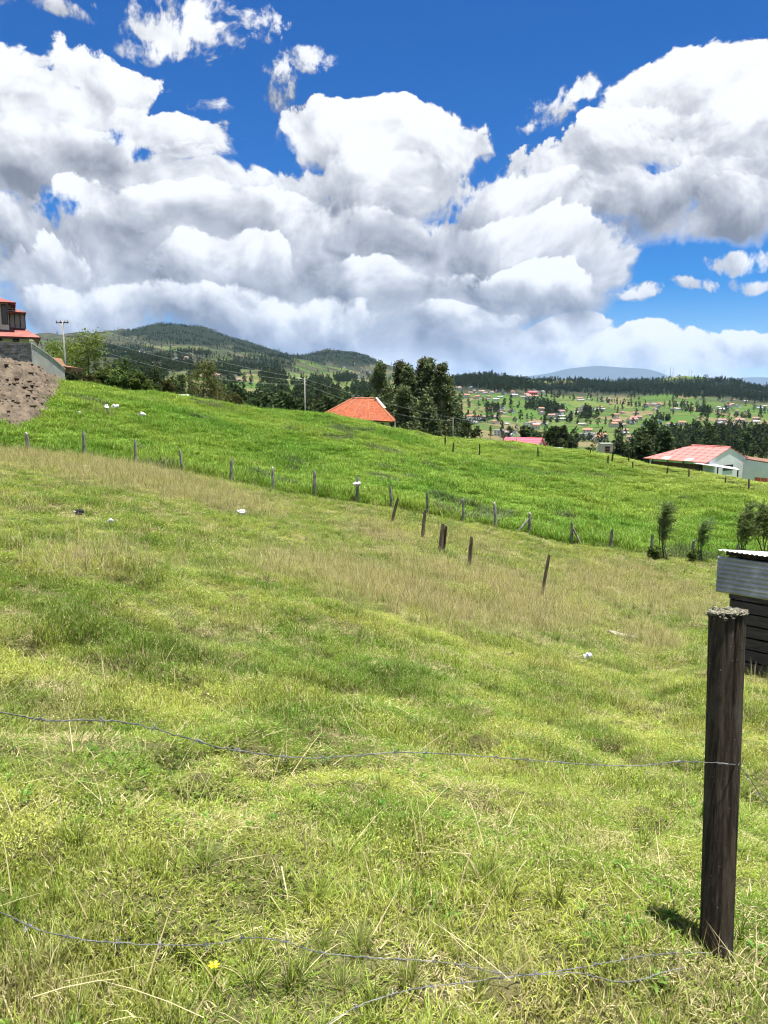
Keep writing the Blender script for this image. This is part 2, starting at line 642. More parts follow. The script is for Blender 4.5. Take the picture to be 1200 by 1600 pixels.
FENCE_PX = [(49, 693), (135, 712), (214, 725), (286, 741), (361, 753), (427, 767), (492, 772), (558, 781), (612, 796), (668, 806),
            (724, 816), (776, 822), (829, 834), (896, 850), (958, 861), (1023, 868), (1089, 876), (1160, 884)]


def fence_r(az):
    a = [math.atan2((p - 600) / FPX, 0.995) for p, _ in FENCE_PX]
    return np.interp(az, [a[0] - .1, a[7], a[10], a[-1] + .05], [38.0, 37.4, 38.2, 44.0])


def micro(x, y):
    """tussocks and hollows"""
    r = np.hypot(x, y)
    az = np.arctan2(x, y)
    fld = np.clip((r - fence_r(az) - 0.2) / 2.0, 0, 1)            # lush field beyond the old fence
    past = 0.085 * fbm(x * 2.2, y * 2.2, 3, 3) + 0.11 * fbm(x * .45, y * .45, 3, 9) * np.clip((r - 1) / 4, 0, 1)
    past -= .75 * np.clip(fbm(x * 1.5, y * 1.5, 3, 15) - .17, 0, .16) * np.clip((16 - r) / 6, 0, 1)
    tus = fbm(x * .55 + 3, y * .55, 3, 21)
    tus2 = fbm(x * .16, y * .16, 3, 27)
    lush = 0.26 * np.maximum(tus, -.1) + 0.4 * tus2 + 0.12 * fbm(x * 1.6, y * 1.6, 2, 29)
    ditch = -0.35 * np.exp(-((r - fence_r(az) + 0.2) / 0.55) ** 2) * (0.4 + 0.9 * np.clip(0.5 + vnoise(x * .5, y * .5, 77), 0, 1))
    w = np.clip((135 - r) / 20, 0, 1)
    return (past * (1 - fld) + lush * fld + ditch * (np.abs(az) < .8)) * w


def gz(x, y):
    return near_z(x, y) + micro(np.atleast_1d(np.asarray(x, float)), np.atleast_1d(np.asarray(y, float)))


def gz1(x, y):
    return float(gz(x, y)[0])


def ground_hit(px, py, r0=1.2, r1=130.0):
    """point where the photo's ray meets the near ground"""
    v = ray(px, py)
    h = math.hypot(v[0], v[1])
    rs = np.exp(np.linspace(math.log(r0), math.log(r1), 1200))
    xs, ys, zs = v[0] / h * rs, v[1] / h * rs, v[2] / h * rs
    g = near_z(xs, ys)
    k = np.argmax(g >= zs)
    if not (g >= zs).any():
        k = len(rs) - 1
    x, y = float(xs[k]), float(ys[k])
    return Vector((x, y, gz1(x, y)))


# ---- far country: columns (range, photo row)
FAR = {
    -420: [(600, 640), (1500, 590), (3000, 560), (4500, 550)],
    0: [(600, 625), (1500, 575), (2800, 540), (3600, 532)],
    100: [(600, 622), (1500, 568), (2800, 533), (3600, 526)],
    160: [(550, 620), (1500, 563), (2700, 530), (3500, 523)],
    205: [(550, 618), (1500, 566), (2700, 536), (3700, 518)],
    240: [(550, 618), (1500, 570), (2600, 544), (3900, 510)],
    270: [(550, 620), (1400, 575), (2500, 550), (3900, 507.5)],
    320: [(550, 625), (1400, 580), (2500, 556), (3900, 513)],
    360: [(550, 630), (1400, 585), (2400, 560), (3900, 526)],
    410: [(560, 635), (1300, 592), (2300, 566), (3800, 542)],
    460: [(560, 640), (1300, 598), (2200, 572), (3600, 553)],
    490: [(560, 645), (1300, 603), (2200, 580), (3000, 567), (4600, 556)],
    515: [(560, 650), (1300, 607), (2200, 584), (3000, 572), (4600, 551)],
    545: [(560, 655), (1300, 610), (2200, 588), (3000, 576), (4600, 551)],
    572: [(600, 660), (1300, 615), (2200, 592), (3000, 582), (4600, 559)],
    600: [(600, 668), (1300, 620), (2200, 598), (3000, 588), (4600, 574)],
    660: [(600, 680), (1200, 635), (1900, 610), (2400, 600), (4600, 592)],
    720: [(600, 692), (1100, 645), (1600, 618), (1900, 602), (2600, 606)],
    770: [(600, 695), (1000, 655), (1500, 620), (1900, 600), (2600, 604)],
    820: [(600, 700), (1000, 660), (1500, 624), (1900, 610), (2600, 600), (3200, 602)],
    870: [(600, 705), (1000, 663), (1500, 632), (1900, 620), (2600, 598), (3200, 599)],
    930: [(550, 712), (900, 670), (1400, 640), (1900, 624), (2700, 601), (3300, 604)],
    1000: [(500, 716), (800, 684), (1300, 650), (1800, 630), (2700, 600), (3300, 597)],
    1070: [(450, 720), (700, 694), (1200, 655), (1800, 628), (2700, 600), (3100, 590)],
    1140: [(420, 726), (600, 706), (1200, 662), (1800, 636), (2700, 604), (3100, 599)],
    1200: [(420, 732), (600, 708), (1100, 672), (1700, 642), (2700, 612), (3200, 606)],
    1300: [(420, 740), (700, 706), (1100, 680), (1700, 648), (2700, 616), (3300, 608)],
    1620: [(420, 760), (700, 726), (1200, 690), (1800, 658), (2700, 626), (3300, 614)],
}
FAZ = [math.atan2((p - 600) / FPX, 1.0) for p in FAR]
R_SPLIT = 118.0


def far_cols():
    out = []
    for (px, rows), a in zip(FAR.items(), FAZ):
        z118 = float(near_z(math.sin(a) * 118, math.cos(a) * 118)[0])
        z134 = float(near_z(math.sin(a) * 134, math.cos(a) * 134)[0])
        rr = [118, 134, 210, 330]
        tt = [z118 / 118, z134 / 134, (z134 - 12) / 210, (z134 - 26) / 330]
        first = azt(px, rows[0][1])[1]
        tt[2] = min(tt[2], first - .02)
        tt[3] = min(tt[3], first - .012)
        for q, py in rows:
            rr.append(q)
            tt.append(azt(px, py)[1])
        rr += [rows[-1][0] * 1.25, 7000, 12000]
        tt += [tt[-1] - .012, min(tt[-1] - .03, .0), -.012]
        out.append((np.log(rr), tt))
    return out


FCOLS = far_cols()


def far_z(x, y):
    x = np.atleast_1d(np.asarray(x, float))
    y = np.atleast_1d(np.asarray(y, float))
    az = np.arctan2(x, y)
    r = np.hypot(x, y)
    lr = np.log(np.maximum(r, R_SPLIT))
    vals = [pchip(c[0], c[1], lr) for c in FCOLS]
    t = blend_cols(FAZ, vals, az)
    z = t * np.maximum(r, R_SPLIT)
    f = np.clip((r - 200) / 500, 0, 1)
    amp = np.minimum(r, 4200) * 0.010
    z = z + f * amp * (fbm(x / 260, y / 260, 4, 41) + 0.4 * fbm(x / 70, y / 70, 3, 47))
    # gullies on the high ground
    hi = np.clip((r - 1800) / 1500, 0, 1) * np.clip((5200 - r) / 1000, 0, 1)
    z = z - hi * 55 * np.abs(fbm(x / 420 + 7, y / 420, 4, 53)) * np.clip((3700 - r) / 600, .25, 1)
    return z


def world_z(x, y):
    r = np.hypot(x, y)
    return np.where(r < 126, near_z(x, y), far_z(x, y))


def far_hit(px, py, r0=135.0, r1=7000.0):
    v = ray(px, py)
    h = math.hypot(v[0], v[1])
    rs = np.exp(np.linspace(math.log(r0), math.log(r1), 900))
    xs, ys, zs = v[0] / h * rs, v[1] / h * rs, v[2] / h * rs
    ok = far_z(xs, ys) >= zs
    if not ok.any():
        return None
    k = int(np.argmax(ok))
    return Vector((float(xs[k]), float(ys[k]), float(far_z(xs[k], ys[k])[0])))


def project(x, y, z):
    dx, dy, dz = x, y * CT - z * ST, y * ST + z * CT
    return 600 + FPX * dx / dy, 800 - FPX * dz / dy


def polar_mesh(name, zfun, az, rs, mats):
    A, Rr = np.meshgrid(az, rs)
    x = (Rr * np.sin(A)).ravel()
    y = (Rr * np.cos(A)).ravel()
    z = zfun(x, y)
    n, m = len(rs), len(az)
    i = np.arange((n - 1) * (m - 1))
    r0 = i // (m - 1)
    c0 = i % (m - 1)
    a = r0 * m + c0
    F = np.stack([a, a + 1, a + m + 1, a + m], 1)
    me = mesh_np(name, np.stack([x, y, z], 1), F, mats, smooth=True)
    return me, x, y, z


# ------------------------------------------------------------------ zones of the sward (what grows where)
def dryness(x, y):
    """0 green .. 1 straw: patches of dead seed stalks seen in the pasture"""
    px, py = project(x, y, near_z(x, y))
    r = np.hypot(x, y)
    d = np.zeros_like(px)
    for cx, cy, rx, ry, ang, w in DRY:
        ca, sa = math.cos(ang), math.sin(ang)
        u = ((px - cx) * ca + (py - cy) * sa) / rx
        v = (-(px - cx) * sa + (py - cy) * ca) / ry
        d = np.maximum(d, w * np.clip(1.35 - np.sqrt(u * u + v * v), 0, 1))
    n = fbm(x * .5, y * .5, 4, 61)
    d = np.clip(d * (1 + 1.4 * n), 0, 1)
    fld = r > fence_r(np.arctan2(x, y)) + .3
    return np.where(fld, 0, d)


DRY = [  # authored from where the straw-coloured patches lie: photo row/column of centre, radii, tilt, strength
    (180, 742, 180, 22, 0.12, .68), (330, 778, 120, 18, 0.2, .62), (60, 722, 110, 18, 0.05, .6),
    (700, 925, 230, 48, 0.16, 1.0), (480, 890, 150, 28, 0.1, .5), (800, 960, 110, 36, .2, .7),
    (760, 870, 100, 24, 0.35, .4), (970, 915, 130, 32, 0.2, .7), (1060, 945, 90, 26, .15, .7),
    (180, 880, 120, 22, 0.0, .45), (600, 840, 90, 20, 0.3, .4), (1010, 1000, 70, 24, 0.1, .5),
    (90, 1110, 60, 50, 0.0, .45), (380, 1290, 90, 40, .3, .5), (60, 1560, 160, 60, 0, .55), (850, 1560, 260, 60, 0, .5),
    (330, 1000, 80, 40, .1, .35)]

# ------------------------------------------------------------------ ground
def m_ground(T, b):
    geo = T.n('ShaderNodeNewGeometry').outputs['Position']
    lush = T.n('ShaderNodeAttribute', attribute_name='lush').outputs['Fac']
    dry = T.n('ShaderNodeAttribute', attribute_name='dry').outputs['Fac']
    n1 = T.noise(geo, 60.0, 5.0, 0.7).outputs['Fac']
    n2 = T.noise(geo, 1.3, 4.0, 0.6).outputs['Fac']
    n3 = T.noise(geo, 0.35, 4.0, 0.6).outputs['Fac']
    past = T.mix(T.step(n1, 0.35, 0.65), (0.028, 0.036, 0.010), (0.13, 0.125, 0.05))
    past = T.mix(T.step(n2, 0.55, 0.8, 0.0, 0.5), past, (0.11, 0.09, 0.05))
    past = T.mix(T.m('MULTIPLY', dry, 0.8), past, (0.14, 0.115, 0.062))
    gr = T.mix(T.step(n2, 0.3, 0.7), (0.04, 0.10, 0.012), (0.08, 0.16, 0.02))
    gr = T.mix(T.step(n3, 0.45, 0.7), gr, (0.075, 0.14, 0.02))
    T.put(b.inputs['Base Color'], T.mix(lush, past, gr))
    bn = T.n('ShaderNodeBump')
    bn.inputs['Strength'].default_value = 0.9
    bn.inputs['Distance'].default_value = 0.03
    T.put(bn.inputs['Height'], T.noise(geo, 22.0, 5.0, 0.7).outputs['Fac'])
    T.put(b.inputs['Normal'], bn.outputs[0])


M_GROUND = mat('pasture_soil', m_ground, rough=0.95, spec=0.1)


def build_ground():
    az = np.concatenate([np.linspace(-math.pi, -0.95, 60)[:-1], np.linspace(-0.95, 0.95, 520), np.linspace(0.95, math.pi, 60)[1:]])
    rs = np.concatenate([[0.02, .3, .6, .9], np.exp(np.linspace(math.log(1.15), math.log(127), 420))])
    me, x, y, z = polar_mesh('ground', gz, az, rs, [M_GROUND])
    rr = np.hypot(x, y)
    fr = fence_r(np.arctan2(x, y))
    fattr(me, 'lush', np.clip((rr - fr - .1) / 0.8 + .6 * vnoise(x * .9, y * .9, 5), 0, 1) * (np.abs(np.arctan2(x, y)) < 1.2))
    fattr(me, 'dry', dryness(x, y))
    o = link('ground', me)
    tag(o, 'rough grassy pasture and lush green field sloping down to the valley', None, kind='structure')


build_ground()


# ------------------------------------------------------------------ grass
def m_grass(T, b):
    tree = T.t
    tint = T.n('ShaderNodeAttribute', attribute_name='tint', attribute_type='INSTANCER').outputs['Color']
    bl = T.n('ShaderNodeAttribute', attribute_name='bl').outputs['Fac']
    tip = T.n('ShaderNodeAttribute', attribute_name='tip').outputs['Fac']
    dead = T.n('ShaderNodeAttribute', attribute_name='dead').outputs['Fac']
    hs = T.n('ShaderNodeHueSaturation')
    T.put(hs.inputs['Hue'], T.mixf(bl, 0.485, 0.515))
    T.put(hs.inputs['Saturation'], T.mixf(tip, 1.1, 0.92))
    T.put(hs.inputs['Value'], T.m('MULTIPLY', T.mixf(bl, 0.5, 1.55), T.mixf(tip, 0.55, 1.25)))  # blade feet darkened in the colour, as shade down in the sward
    T.put(hs.inputs['Color'], tint)
    c = T.mix(dead, hs.outputs[0], T.mix(bl, (0.24, 0.20, 0.095), (0.56, 0.50, 0.30)))
    d = T.n('ShaderNodeBsdfDiffuse')
    T.put(d.inputs['Color'], c)
    tr = T.n('ShaderNodeBsdfTranslucent')
    T.put(tr.inputs['Color'], T.mix(0.6, c, (1.0, 1.0, 0.35), 'MULTIPLY'))
    mx = T.n('ShaderNodeMixShader')
    mx.inputs[0].default_value = 0.27
    tree.links.new(d.outputs[0], mx.inputs[1])
    tree.links.new(tr.outputs[0], mx.inputs[2])
    tree.links.new(mx.outputs[0], tree.nodes['Material Output'].inputs['Surface'])


M_GRASS = mat('grass_blade', m_grass)


def tuft_mesh(name, n, rad, h0, h1, w, lean, bend, seed, dead=0.05, clump=False, dome=0.0, segs=3):
    g = np.random.default_rng(seed)
    rr = rad * np.sqrt(g.random(n)) * (0.35 if clump else 1.0)
    th = g.random(n) * 2 * np.pi
    bx, by = rr * np.cos(th), rr * np.sin(th)
    da = th + g.normal(0, 0.7, n) if clump else g.random(n) * 2 * np.pi
    h = h0 + (h1 - h0) * g.random(n) ** 1.5
    ln = np.abs(g.normal(lean, lean * .6, n))
    bd = bend * (0.3 + g.random(n))
    if dome:
        u = rr / rad
        h = h * (1 - .55 * u * u)
        ln = ln * .5 + dome * u
        da = th + g.normal(0, .8, n)
    ww = w * (0.6 + .8 * g.random(n))
    tw = da + np.pi / 2 + g.normal(0, .5, n)
    sx, sy = np.cos(tw), np.sin(tw)
    V, tip = [], []
    K = segs
    for k in range(K + 1):
        t = k / K
        ang = ln + bd * t * 1.2
        # position along a bent blade
        up = h * t * np.cos(np.clip(ln + bd * t * .6, 0, 1.7))
        out = h * t * np.sin(np.clip(ln + bd * t * .6, 0, 1.7))
        cx, cy, cz = bx + out * np.cos(da), by + out * np.sin(da), up
        if k < K:
            wk = ww * (1 - 0.55 * t)
            V += [np.stack([cx - sx * wk / 2, cy - sy * wk / 2, cz], 1), np.stack([cx + sx * wk / 2, cy + sy * wk / 2, cz], 1)]
            tip += [np.full(n, t), np.full(n, t)]
        else:
            V.append(np.stack([cx, cy, cz], 1))
            tip.append(np.full(n, 1.0))
    P = 2 * K + 1
    V = np.stack(V, 1).reshape(-1, 3)
    tip = np.stack(tip, 1).reshape(-1)
    base = np.arange(n)[:, None] * P
    tri = []
    for k in range(K - 1):
        a = 2 * k
        tri += [[a, a + 1, a + 3], [a, a + 3, a + 2]]
    tri.append([2 * K - 2, 2 * K - 1, 2 * K])
    F = (base[:, None, :] + np.array(tri)[None]).reshape(-1, 3)
    me = mesh_np(name, V, F, [M_GRASS], smooth=True)
    fattr(me, 'bl', np.repeat(g.random(n), P))
    fattr(me, 'tip', tip)
    fattr(me, 'dead', np.repeat((g.random(n) < dead).astype(float), P))
    return me


def leafy_mesh(name, n, rad, h, size, seed, dead=0.05):
    """low creeping herbs: many small leaf blades lying at all angles"""
    g = np.random.default_rng(seed)
    rr = rad * np.sqrt(g.random(n))
    th = g.random(n) * 2 * np.pi
    c = np.stack([rr * np.cos(th), rr * np.sin(th), h * g.random(n) ** .7], 1)
    a = g.random(n) * 2 * np.pi
    el = g.normal(0.5, .45, n)
    d = np.stack([np.cos(a) * np.cos(el), np.sin(a) * np.cos(el), np.sin(el)], 1)
    s = np.stack([-np.sin(a), np.cos(a), g.normal(0, .3, n)], 1)
    L = (size * (.6 + .9 * g.random(n)))[:, None]
    V = np.stack([c - d * L * .5, c + s * L * .22, c + d * L * .5, c - s * L * .22], 1).reshape(-1, 3)
    F = np.arange(4 * n).reshape(-1, 4)
    me = mesh_np(name, V, F, [M_GRASS])
    fattr(me, 'bl', np.repeat(g.random(n), 4))
    fattr(me, 'tip', np.repeat(c[:, 2] / h, 4))
    fattr(me, 'dead', np.repeat((g.random(n) < dead).astype(float), 4))
    return me


TEMPL = bpy.data.collections.new('grass_templates')      # never linked to the scene: only the sources of the sward below


def template_set(meshes, cname):
    c = bpy.data.collections.new(cname)
    for i, me in enumerate(meshes):
        o = bpy.data.objects.new('%s_%02d' % (cname, i), me)
        c.objects.link(o)
    return c


def scatter(name, label, P, scale, rot, idx, tint, coll):
    me = bpy.data.meshes.new(name)
    me.vertices.add(len(P))
    me.vertices.foreach_set('co', np.asarray(P, np.float32).ravel())
    fattr(me, 'rot', rot, typ='FLOAT_VECTOR')
    fattr(me, 'scl', scale, typ='FLOAT_VECTOR')
    fattr(me, 'pick', idx, typ='INT')
    if tint is not None:
        fattr(me, 'tint', np.concatenate([tint, np.ones((len(tint), 1))], 1), typ='FLOAT_COLOR')
    me.update()
    o = link(name, me)
    g = bpy.data.node_groups.new(name + '_nodes', 'GeometryNodeTree')
    g.interface.new_socket('Geometry', in_out='INPUT', socket_type='NodeSocketGeometry')
    g.interface.new_socket('Geometry', in_out='OUTPUT', socket_type='NodeSocketGeometry')
    N, L = g.nodes, g.links
    gi, go = N.new('NodeGroupInput'), N.new('NodeGroupOutput')
    ip = N.new('GeometryNodeInstanceOnPoints')
    ci = N.new('GeometryNodeCollectionInfo')
    ci.inputs['Collection'].default_value = coll
    ci.inputs['Separate Children'].default_value = True
    ci.inputs['Reset Children'].default_value = True
    ip.inputs['Pick Instance'].default_value = True

    def attr(nm, ty):
        a = N.new('GeometryNodeInputNamedAttribute')
        a.data_type = ty
        a.inputs['Name'].default_value = nm
        return a.outputs['Attribute']
    er = N.new('FunctionNodeEulerToRotation')
    L.new(attr('rot', 'FLOAT_VECTOR'), er.inputs[0])
    L.new(gi.outputs[0], ip.inputs['Points'])
    L.new(ci.outputs[0], ip.inputs['Instance'])
    L.new(attr('pick', 'INT'), ip.inputs['Instance Index'])
    L.new(er.outputs[0], ip.inputs['Rotation'])
    L.new(attr('scl', 'FLOAT_VECTOR'), ip.inputs['Scale'])
    L.new(ip.outputs[0], go.inputs[0])
    md = o.modifiers.new('sward', 'NODES')
    md.node_group = g
    tag(o, label, kind='stuff')
    return o


def sector_points(r0, r1, dens, az=None, rng=RNG):
    """uniform random points over the sector in front of the viewer, wide enough to step aside"""
    az = az or (1.15 if r1 <= 5 else .9 if r1 <= 9 else .75 if r1 <= 16 else .66)
    area = az * (r1 * r1 - r0 * r0)
    n = int(area * dens)
    r = np.sqrt(r0 * r0 + (r1 * r1 - r0 * r0) * rng.random(n))
    a = (rng.random(n) * 2 - 1) * az
    return r * np.sin(a), r * np.cos(a)


def tilt(x, y, n):
    """follow the slope a little, random spin"""
    return np.stack([RNG.normal(0, .08, n), RNG.normal(0, .08, n), RNG.random(n) * 6.283], 1)


def lerp3(a, b, t):
    return np.asarray(a)[None] * (1 - t[:, None]) + np.asarray(b)[None] * t[:, None]


def pasture_tint(x, y):
    a = np.clip(0.5 + 1.3 * fbm(x * .8, y * .8, 3, 81), 0, 1)
    b = np.clip(0.5 + 1.6 * fbm(x * .22, y * .22, 3, 91), 0, 1)
    c = lerp3((0.175, 0.25, 0.04), (0.30, 0.335, 0.072), a)
    c = c * 0.72 + 0.28 * lerp3((0.10, 0.225, 0.03), (0.30, 0.33, 0.075), b)
    c = c * np.array([[.88, .895, .84]])
    e = np.clip(0.5 + 2.2 * fbm(x * 1.5, y * 1.5, 3, 95), 0, 1)             # patchy darkening, painted in for the shade of turf hollows
    c = c * lerp3((.55, .70, .55), (1.16, 1.12, 1.15), e)
    c = c * (0.80 + .4 * RNG.random(len(a)))[:, None]
    return c


def build_grass():
    short = template_set([tuft_mesh('turf', 105, .13, .018, .065, .0036, .6, .9, 100 + i, dead=.10 + .06 * (i % 3), segs=2) for i in range(6)]
                         + [leafy_mesh('turf', 190, .13, .05, .0105, 200 + i, dead=.10) for i in range(4)]
                         + [tuft_mesh('turf', 90, .12, .02, .06, .0034, 1.0, .9, 150 + i, dead=.85, segs=2) for i in range(2)], 'short_turf')
    tall = template_set([tuft_mesh('tussock', 90, .10, .10, .34, .0034, .32, .9, 300 + i, dead=.22, clump=True, segs=4) for i in range(4)]
                        + [tuft_mesh('tussock', 60, .09, .08, .22, .0042, .25, .6, 320 + i, dead=.05, clump=True, segs=4) for i in range(2)], 'tall_tussock')
    stalk = template_set([tuft_mesh('stalk', 34, .22, .22, .55, .0030 + .0012 * (i % 2), .26, .55, 400 + i, dead=.82, segs=4) for i in range(4)], 'dry_stalk')
    straw = template_set([tuft_mesh('straw', 3, .15, .12, .30, .0032, 1.3, .3, 450 + i, dead=1, segs=3) for i in range(4)], 'fallen_straw')
    dome = template_set([tuft_mesh('tuft', 130, .15, .035, .095, .0038, .3, .8, 340 + i, dead=.06 + .08 * (i % 3), dome=.9, segs=3) for i in range(5)]
                        + [tuft_mesh('tuft', 110, .13, .04, .10, .0036, .5, .9, 350 + i, dead=.75, dome=.8, segs=3) for i in range(2)], 'turf_clump')
    lush = template_set([tuft_mesh('lush', 80, .30, .10, .30, .022, .45, .9, 500 + i, dead=.02) for i in range(4)], 'lush_clump')

    # --- pasture turf in bands of distance, coarser with distance
    X, Y, S = [], [], []
    for r0, r1, dens, sc in ((0.9, 5, 500, .9), (5, 9, 300, 1.1), (9, 16, 130, 1.55), (16, 27, 52, 2.3), (27, 45, 26, 3.1)):
        x, y = sector_points(r0, r1, dens)
        keep = np.hypot(x, y) < fence_r(np.arctan2(x, y)) + .4
        x, y = x[keep], y[keep]
        # thin out over bare, trodden spots
        bare = fbm(x * 1.7, y * 1.7, 3, 71)
        k = bare > -0.30 - .4 * RNG.random(len(x))
        X.append(x[k]); Y.append(y[k]); S.append(np.full(k.sum(), sc))
    x, y, s = map(np.concatenate, (X, Y, S))
    n = len(x)
    d = dryness(x, y)
    pick = np.where(RNG.random(n) < .76, RNG.integers(0, 6, n), RNG.integers(6, 10, n))
    that = np.clip(2.2 * (fbm(x * 1.9, y * 1.9, 3, 97) - .12), 0, .55)      # knots of dead thatch
    pick = np.where(RNG.random(n) < .05 + .45 * d + that, RNG.integers(10, 12, n), pick)
    r = np.hypot(x, y)
    pick = np.where((r < 2.8) & (pick > 5) & (pick < 10), RNG.integers(0, 6, n), pick)
    hs = (0.7 + .7 * RNG.random(n)) * np.clip(0.95 + 2.0 * fbm(x * 1.1, y * 1.1, 3, 33), .4, 2.2)
    hs = hs * np.where(r > 9, np.clip(9 / r, .35, 1) ** .55, 1)     # sward keeps its real height where the patches grow wide
    sc = np.stack([s * (.8 + .4 * RNG.random(n)), s * (.8 + .4 * RNG.random(n)), s * hs], 1)
    t = pasture_tint(x, y)
    t = t * (1 - d[:, None] * .6) + np.array([[.36, .325, .14]]) * d[:, None] * .6
    scatter('short_grass', 'short yellow-green pasture grass with dead thatch', np.stack([x, y, gz(x, y) - .012], 1), sc, tilt(x, y, n), pick, t, short)
    cnt = [n]

    # --- rounded clumps that break up the short sward
    X, Y, S = [], [], []
    for r0, r1, dens, sc in ((0.9, 6, 34, .95), (6, 13, 15, 1.25), (13, 26, 6, 1.7), (26, 44, 2.6, 2.2)):
        x, y = sector_points(r0, r1, dens)
        k = fbm(x * 1.2, y * 1.2, 3, 231) > -.06
        k &= np.hypot(x, y) < fence_r(np.arctan2(x, y)) - .2
        X.append(x[k]); Y.append(y[k]); S.append(np.full(k.sum(), sc))
    x, y, s = map(np.concatenate, (X, Y, S))
    n = len(x)
    s = s * (.5 + .8 * RNG.random(n))
    q = RNG.random(n)
    t = np.where((q < .35)[:, None], np.array([[.235, .315, .058]]), np.where((q < .7)[:, None], pasture_tint(x, y), np.array([[.10, .19, .035]])))
    t = t * (.8 + .4 * RNG.random(n))[:, None]
    pk = np.where(RNG.random(n) < .10 + .4 * dryness(x, y), RNG.integers(5, 7, n), RNG.integers(0, 5, n))
    scatter('clumped_grass', 'rounded clumps of lime and dark green grass breaking up the turf', np.stack([x, y, gz(x, y) - .01], 1),
            np.stack([s, s, s * np.where(s > 1.2, .75, 1) * (.7 + .6 * RNG.random(n))], 1), tilt(x, y, n), pk, t, dome)
    cnt.append(n)

    # --- taller tufts and tussocks
    X, Y, S = [], [], []
    for r0, r1, dens, sc in ((1.0, 2.3, 50, .5), (2.3, 9, 6, .72), (9, 20, 2.6, 1.0), (20, 41, 1.4, 1.15)):
        x, y = sector_points(r0, r1, dens)
        w = fbm(x * .55, y * .55, 3, 131)
        k = (w > .02 - .25 * dryness(x, y)) | (RNG.random(len(x)) < .12)
        k &= np.hypot(x, y) < fence_r(np.arctan2(x, y)) - .2
        X.append(x[k]); Y.append(y[k]); S.append(np.full(k.sum(), sc))
    x, y, s = map(np.concatenate, (X, Y, S))
    n = len(x)
    s = s * (.55 + .7 * RNG.random(n))
    t = pasture_tint(x, y) * np.array([[.75, .85, .8]])
    scatter('tall_grass', 'taller darker grass tussocks scattered over the pasture', np.stack([x, y, gz(x, y) - .01], 1),
            np.stack([s, s, s * (.8 + .4 * RNG.random(n))], 1), tilt(x, y, n), RNG.integers(0, 6, n), t, tall)
    cnt.append(n)

    # --- dead seed stalks
    X, Y, S = [], [], []
    for r0, r1, dens, sc in ((1.0, 2.4, 60, .42), (2.4, 9, 13, .75), (9, 20, 40, 1.0), (20, 44, 24, 1.15)):
        x, y = sector_points(r0, r1, dens)
        d = dryness(x, y)
        k = (RNG.random(len(x)) < d ** 1.3 * 1.1 + .035 + .07 * (np.hypot(x, y) < 2.3))
        k &= np.hypot(x, y) < fence_r(np.arctan2(x, y)) - .1
        X.append(x[k]); Y.append(y[k]); S.append(np.full(k.sum(), sc))
    x, y, s = map(np.concatenate, (X, Y, S))
    n = len(x)
    s = s * (.5 + .7 * RNG.random(n))
    scatter('dry_grass', 'straw-coloured dead seed stalks in patches across the pasture', np.stack([x, y, gz(x, y) - .01], 1),
            np.stack([s, s, s], 1), tilt(x, y, n), RNG.integers(0, 4, n), pasture_tint(x, y), stalk)
    cnt.append(n)
    x, y = sector_points(1.0, 7, 12)
    n = len(x)
    s = .5 + .8 * RNG.random(n)
    scatter('fallen_straw', 'pale fallen straws lying on the near turf', np.stack([x, y, gz(x, y) + .035], 1),
            np.stack([s, s, s], 1), tilt(x, y, n), RNG.integers(0, 4, n), pasture_tint(x, y), straw)

    # --- flat rosettes of broad-leaved weeds
    def rosette(seed):
        g = np.random.default_rng(seed)
        V, F, tp = [], [], []
        n = 9
        for k in range(n):
            a = k * 2.4 + g.normal(0, .2)
            L = .03 + .035 * g.random()
            w = L * (.24 + .1 * g.random())
            el = .25 + .5 * g.random()
            d = np.array([math.cos(a) * math.cos(el), math.sin(a) * math.cos(el), math.sin(el)])
            sd_ = np.array([-math.sin(a), math.cos(a), 0])
            p0 = d * .006
            rows = [p0, p0 + d * L * .5 + sd_ * w * .5, p0 + d * L + np.array([0, 0, -.25 * L]), p0 + d * L * .5 - sd_ * w * .5, p0 + d * L * .55 - np.array([0, 0, .10 * L])]
            q = len(V)
            V += rows
            F += [(q, q + 1, q + 4), (q + 1, q + 2, q + 4), (q + 2, q + 3, q + 4), (q + 3, q, q + 4)]
            tp += [0, .6, 1, .6, .5]
        me = mesh_np('rosette', V, np.array(F), [M_GRASS], smooth=True)
        fattr(me, 'bl', np.repeat(g.random(n), 5))
        fattr(me, 'tip', tp)
        fattr(me, 'dead', np.zeros(5 * n))
        return me
    ros = template_set([rosette(900 + i) for i in range(4)], 'weed_rosette')
    x, y = sector_points(1.0, 9, 34)
    k = fbm(x * .9, y * .9, 3, 251) > .05
    x, y = x[k], y[k]
    n = len(x)
    s = .35 + .5 * RNG.random(n)
    t = lerp3((.07, .17, .03), (.16, .25, .05), RNG.random(n))
    scatter('broadleaf_weeds', 'low broad-leaved weed rosettes among the near turf', np.stack([x, y, gz(x, y) + .028], 1), np.stack([s, s, s], 1), tilt(x, y, n), RNG.integers(0, 4, n), t, ros)

    # --- lush field beyond the old fence
    x, y = sector_points(36, 90, 17)
    r = np.hypot(x, y)
    az = np.arctan2(x, y)
    x, y, r, az = [q[r > fence_r(az) + .15] for q in (x, y, r, az)]
    n = len(x)
    a = np.clip(.5 + 1.5 * fbm(x * .35, y * .35, 3, 171), 0, 1)
    b = np.clip(.5 + 1.7 * fbm(x * .09, y * .13, 3, 181), 0, 1)
    t = lerp3((0.12, 0.275, 0.022), (0.21, 0.365, 0.036), a) * .65 + .35 * lerp3((0.11, 0.25, 0.024), (0.26, 0.375, 0.045), b)
    weeds = fbm(x * .3 + 9, y * .3, 3, 191) > .42
    t[weeds] = t[weeds] * np.array([[.72, .62, 1.5]])
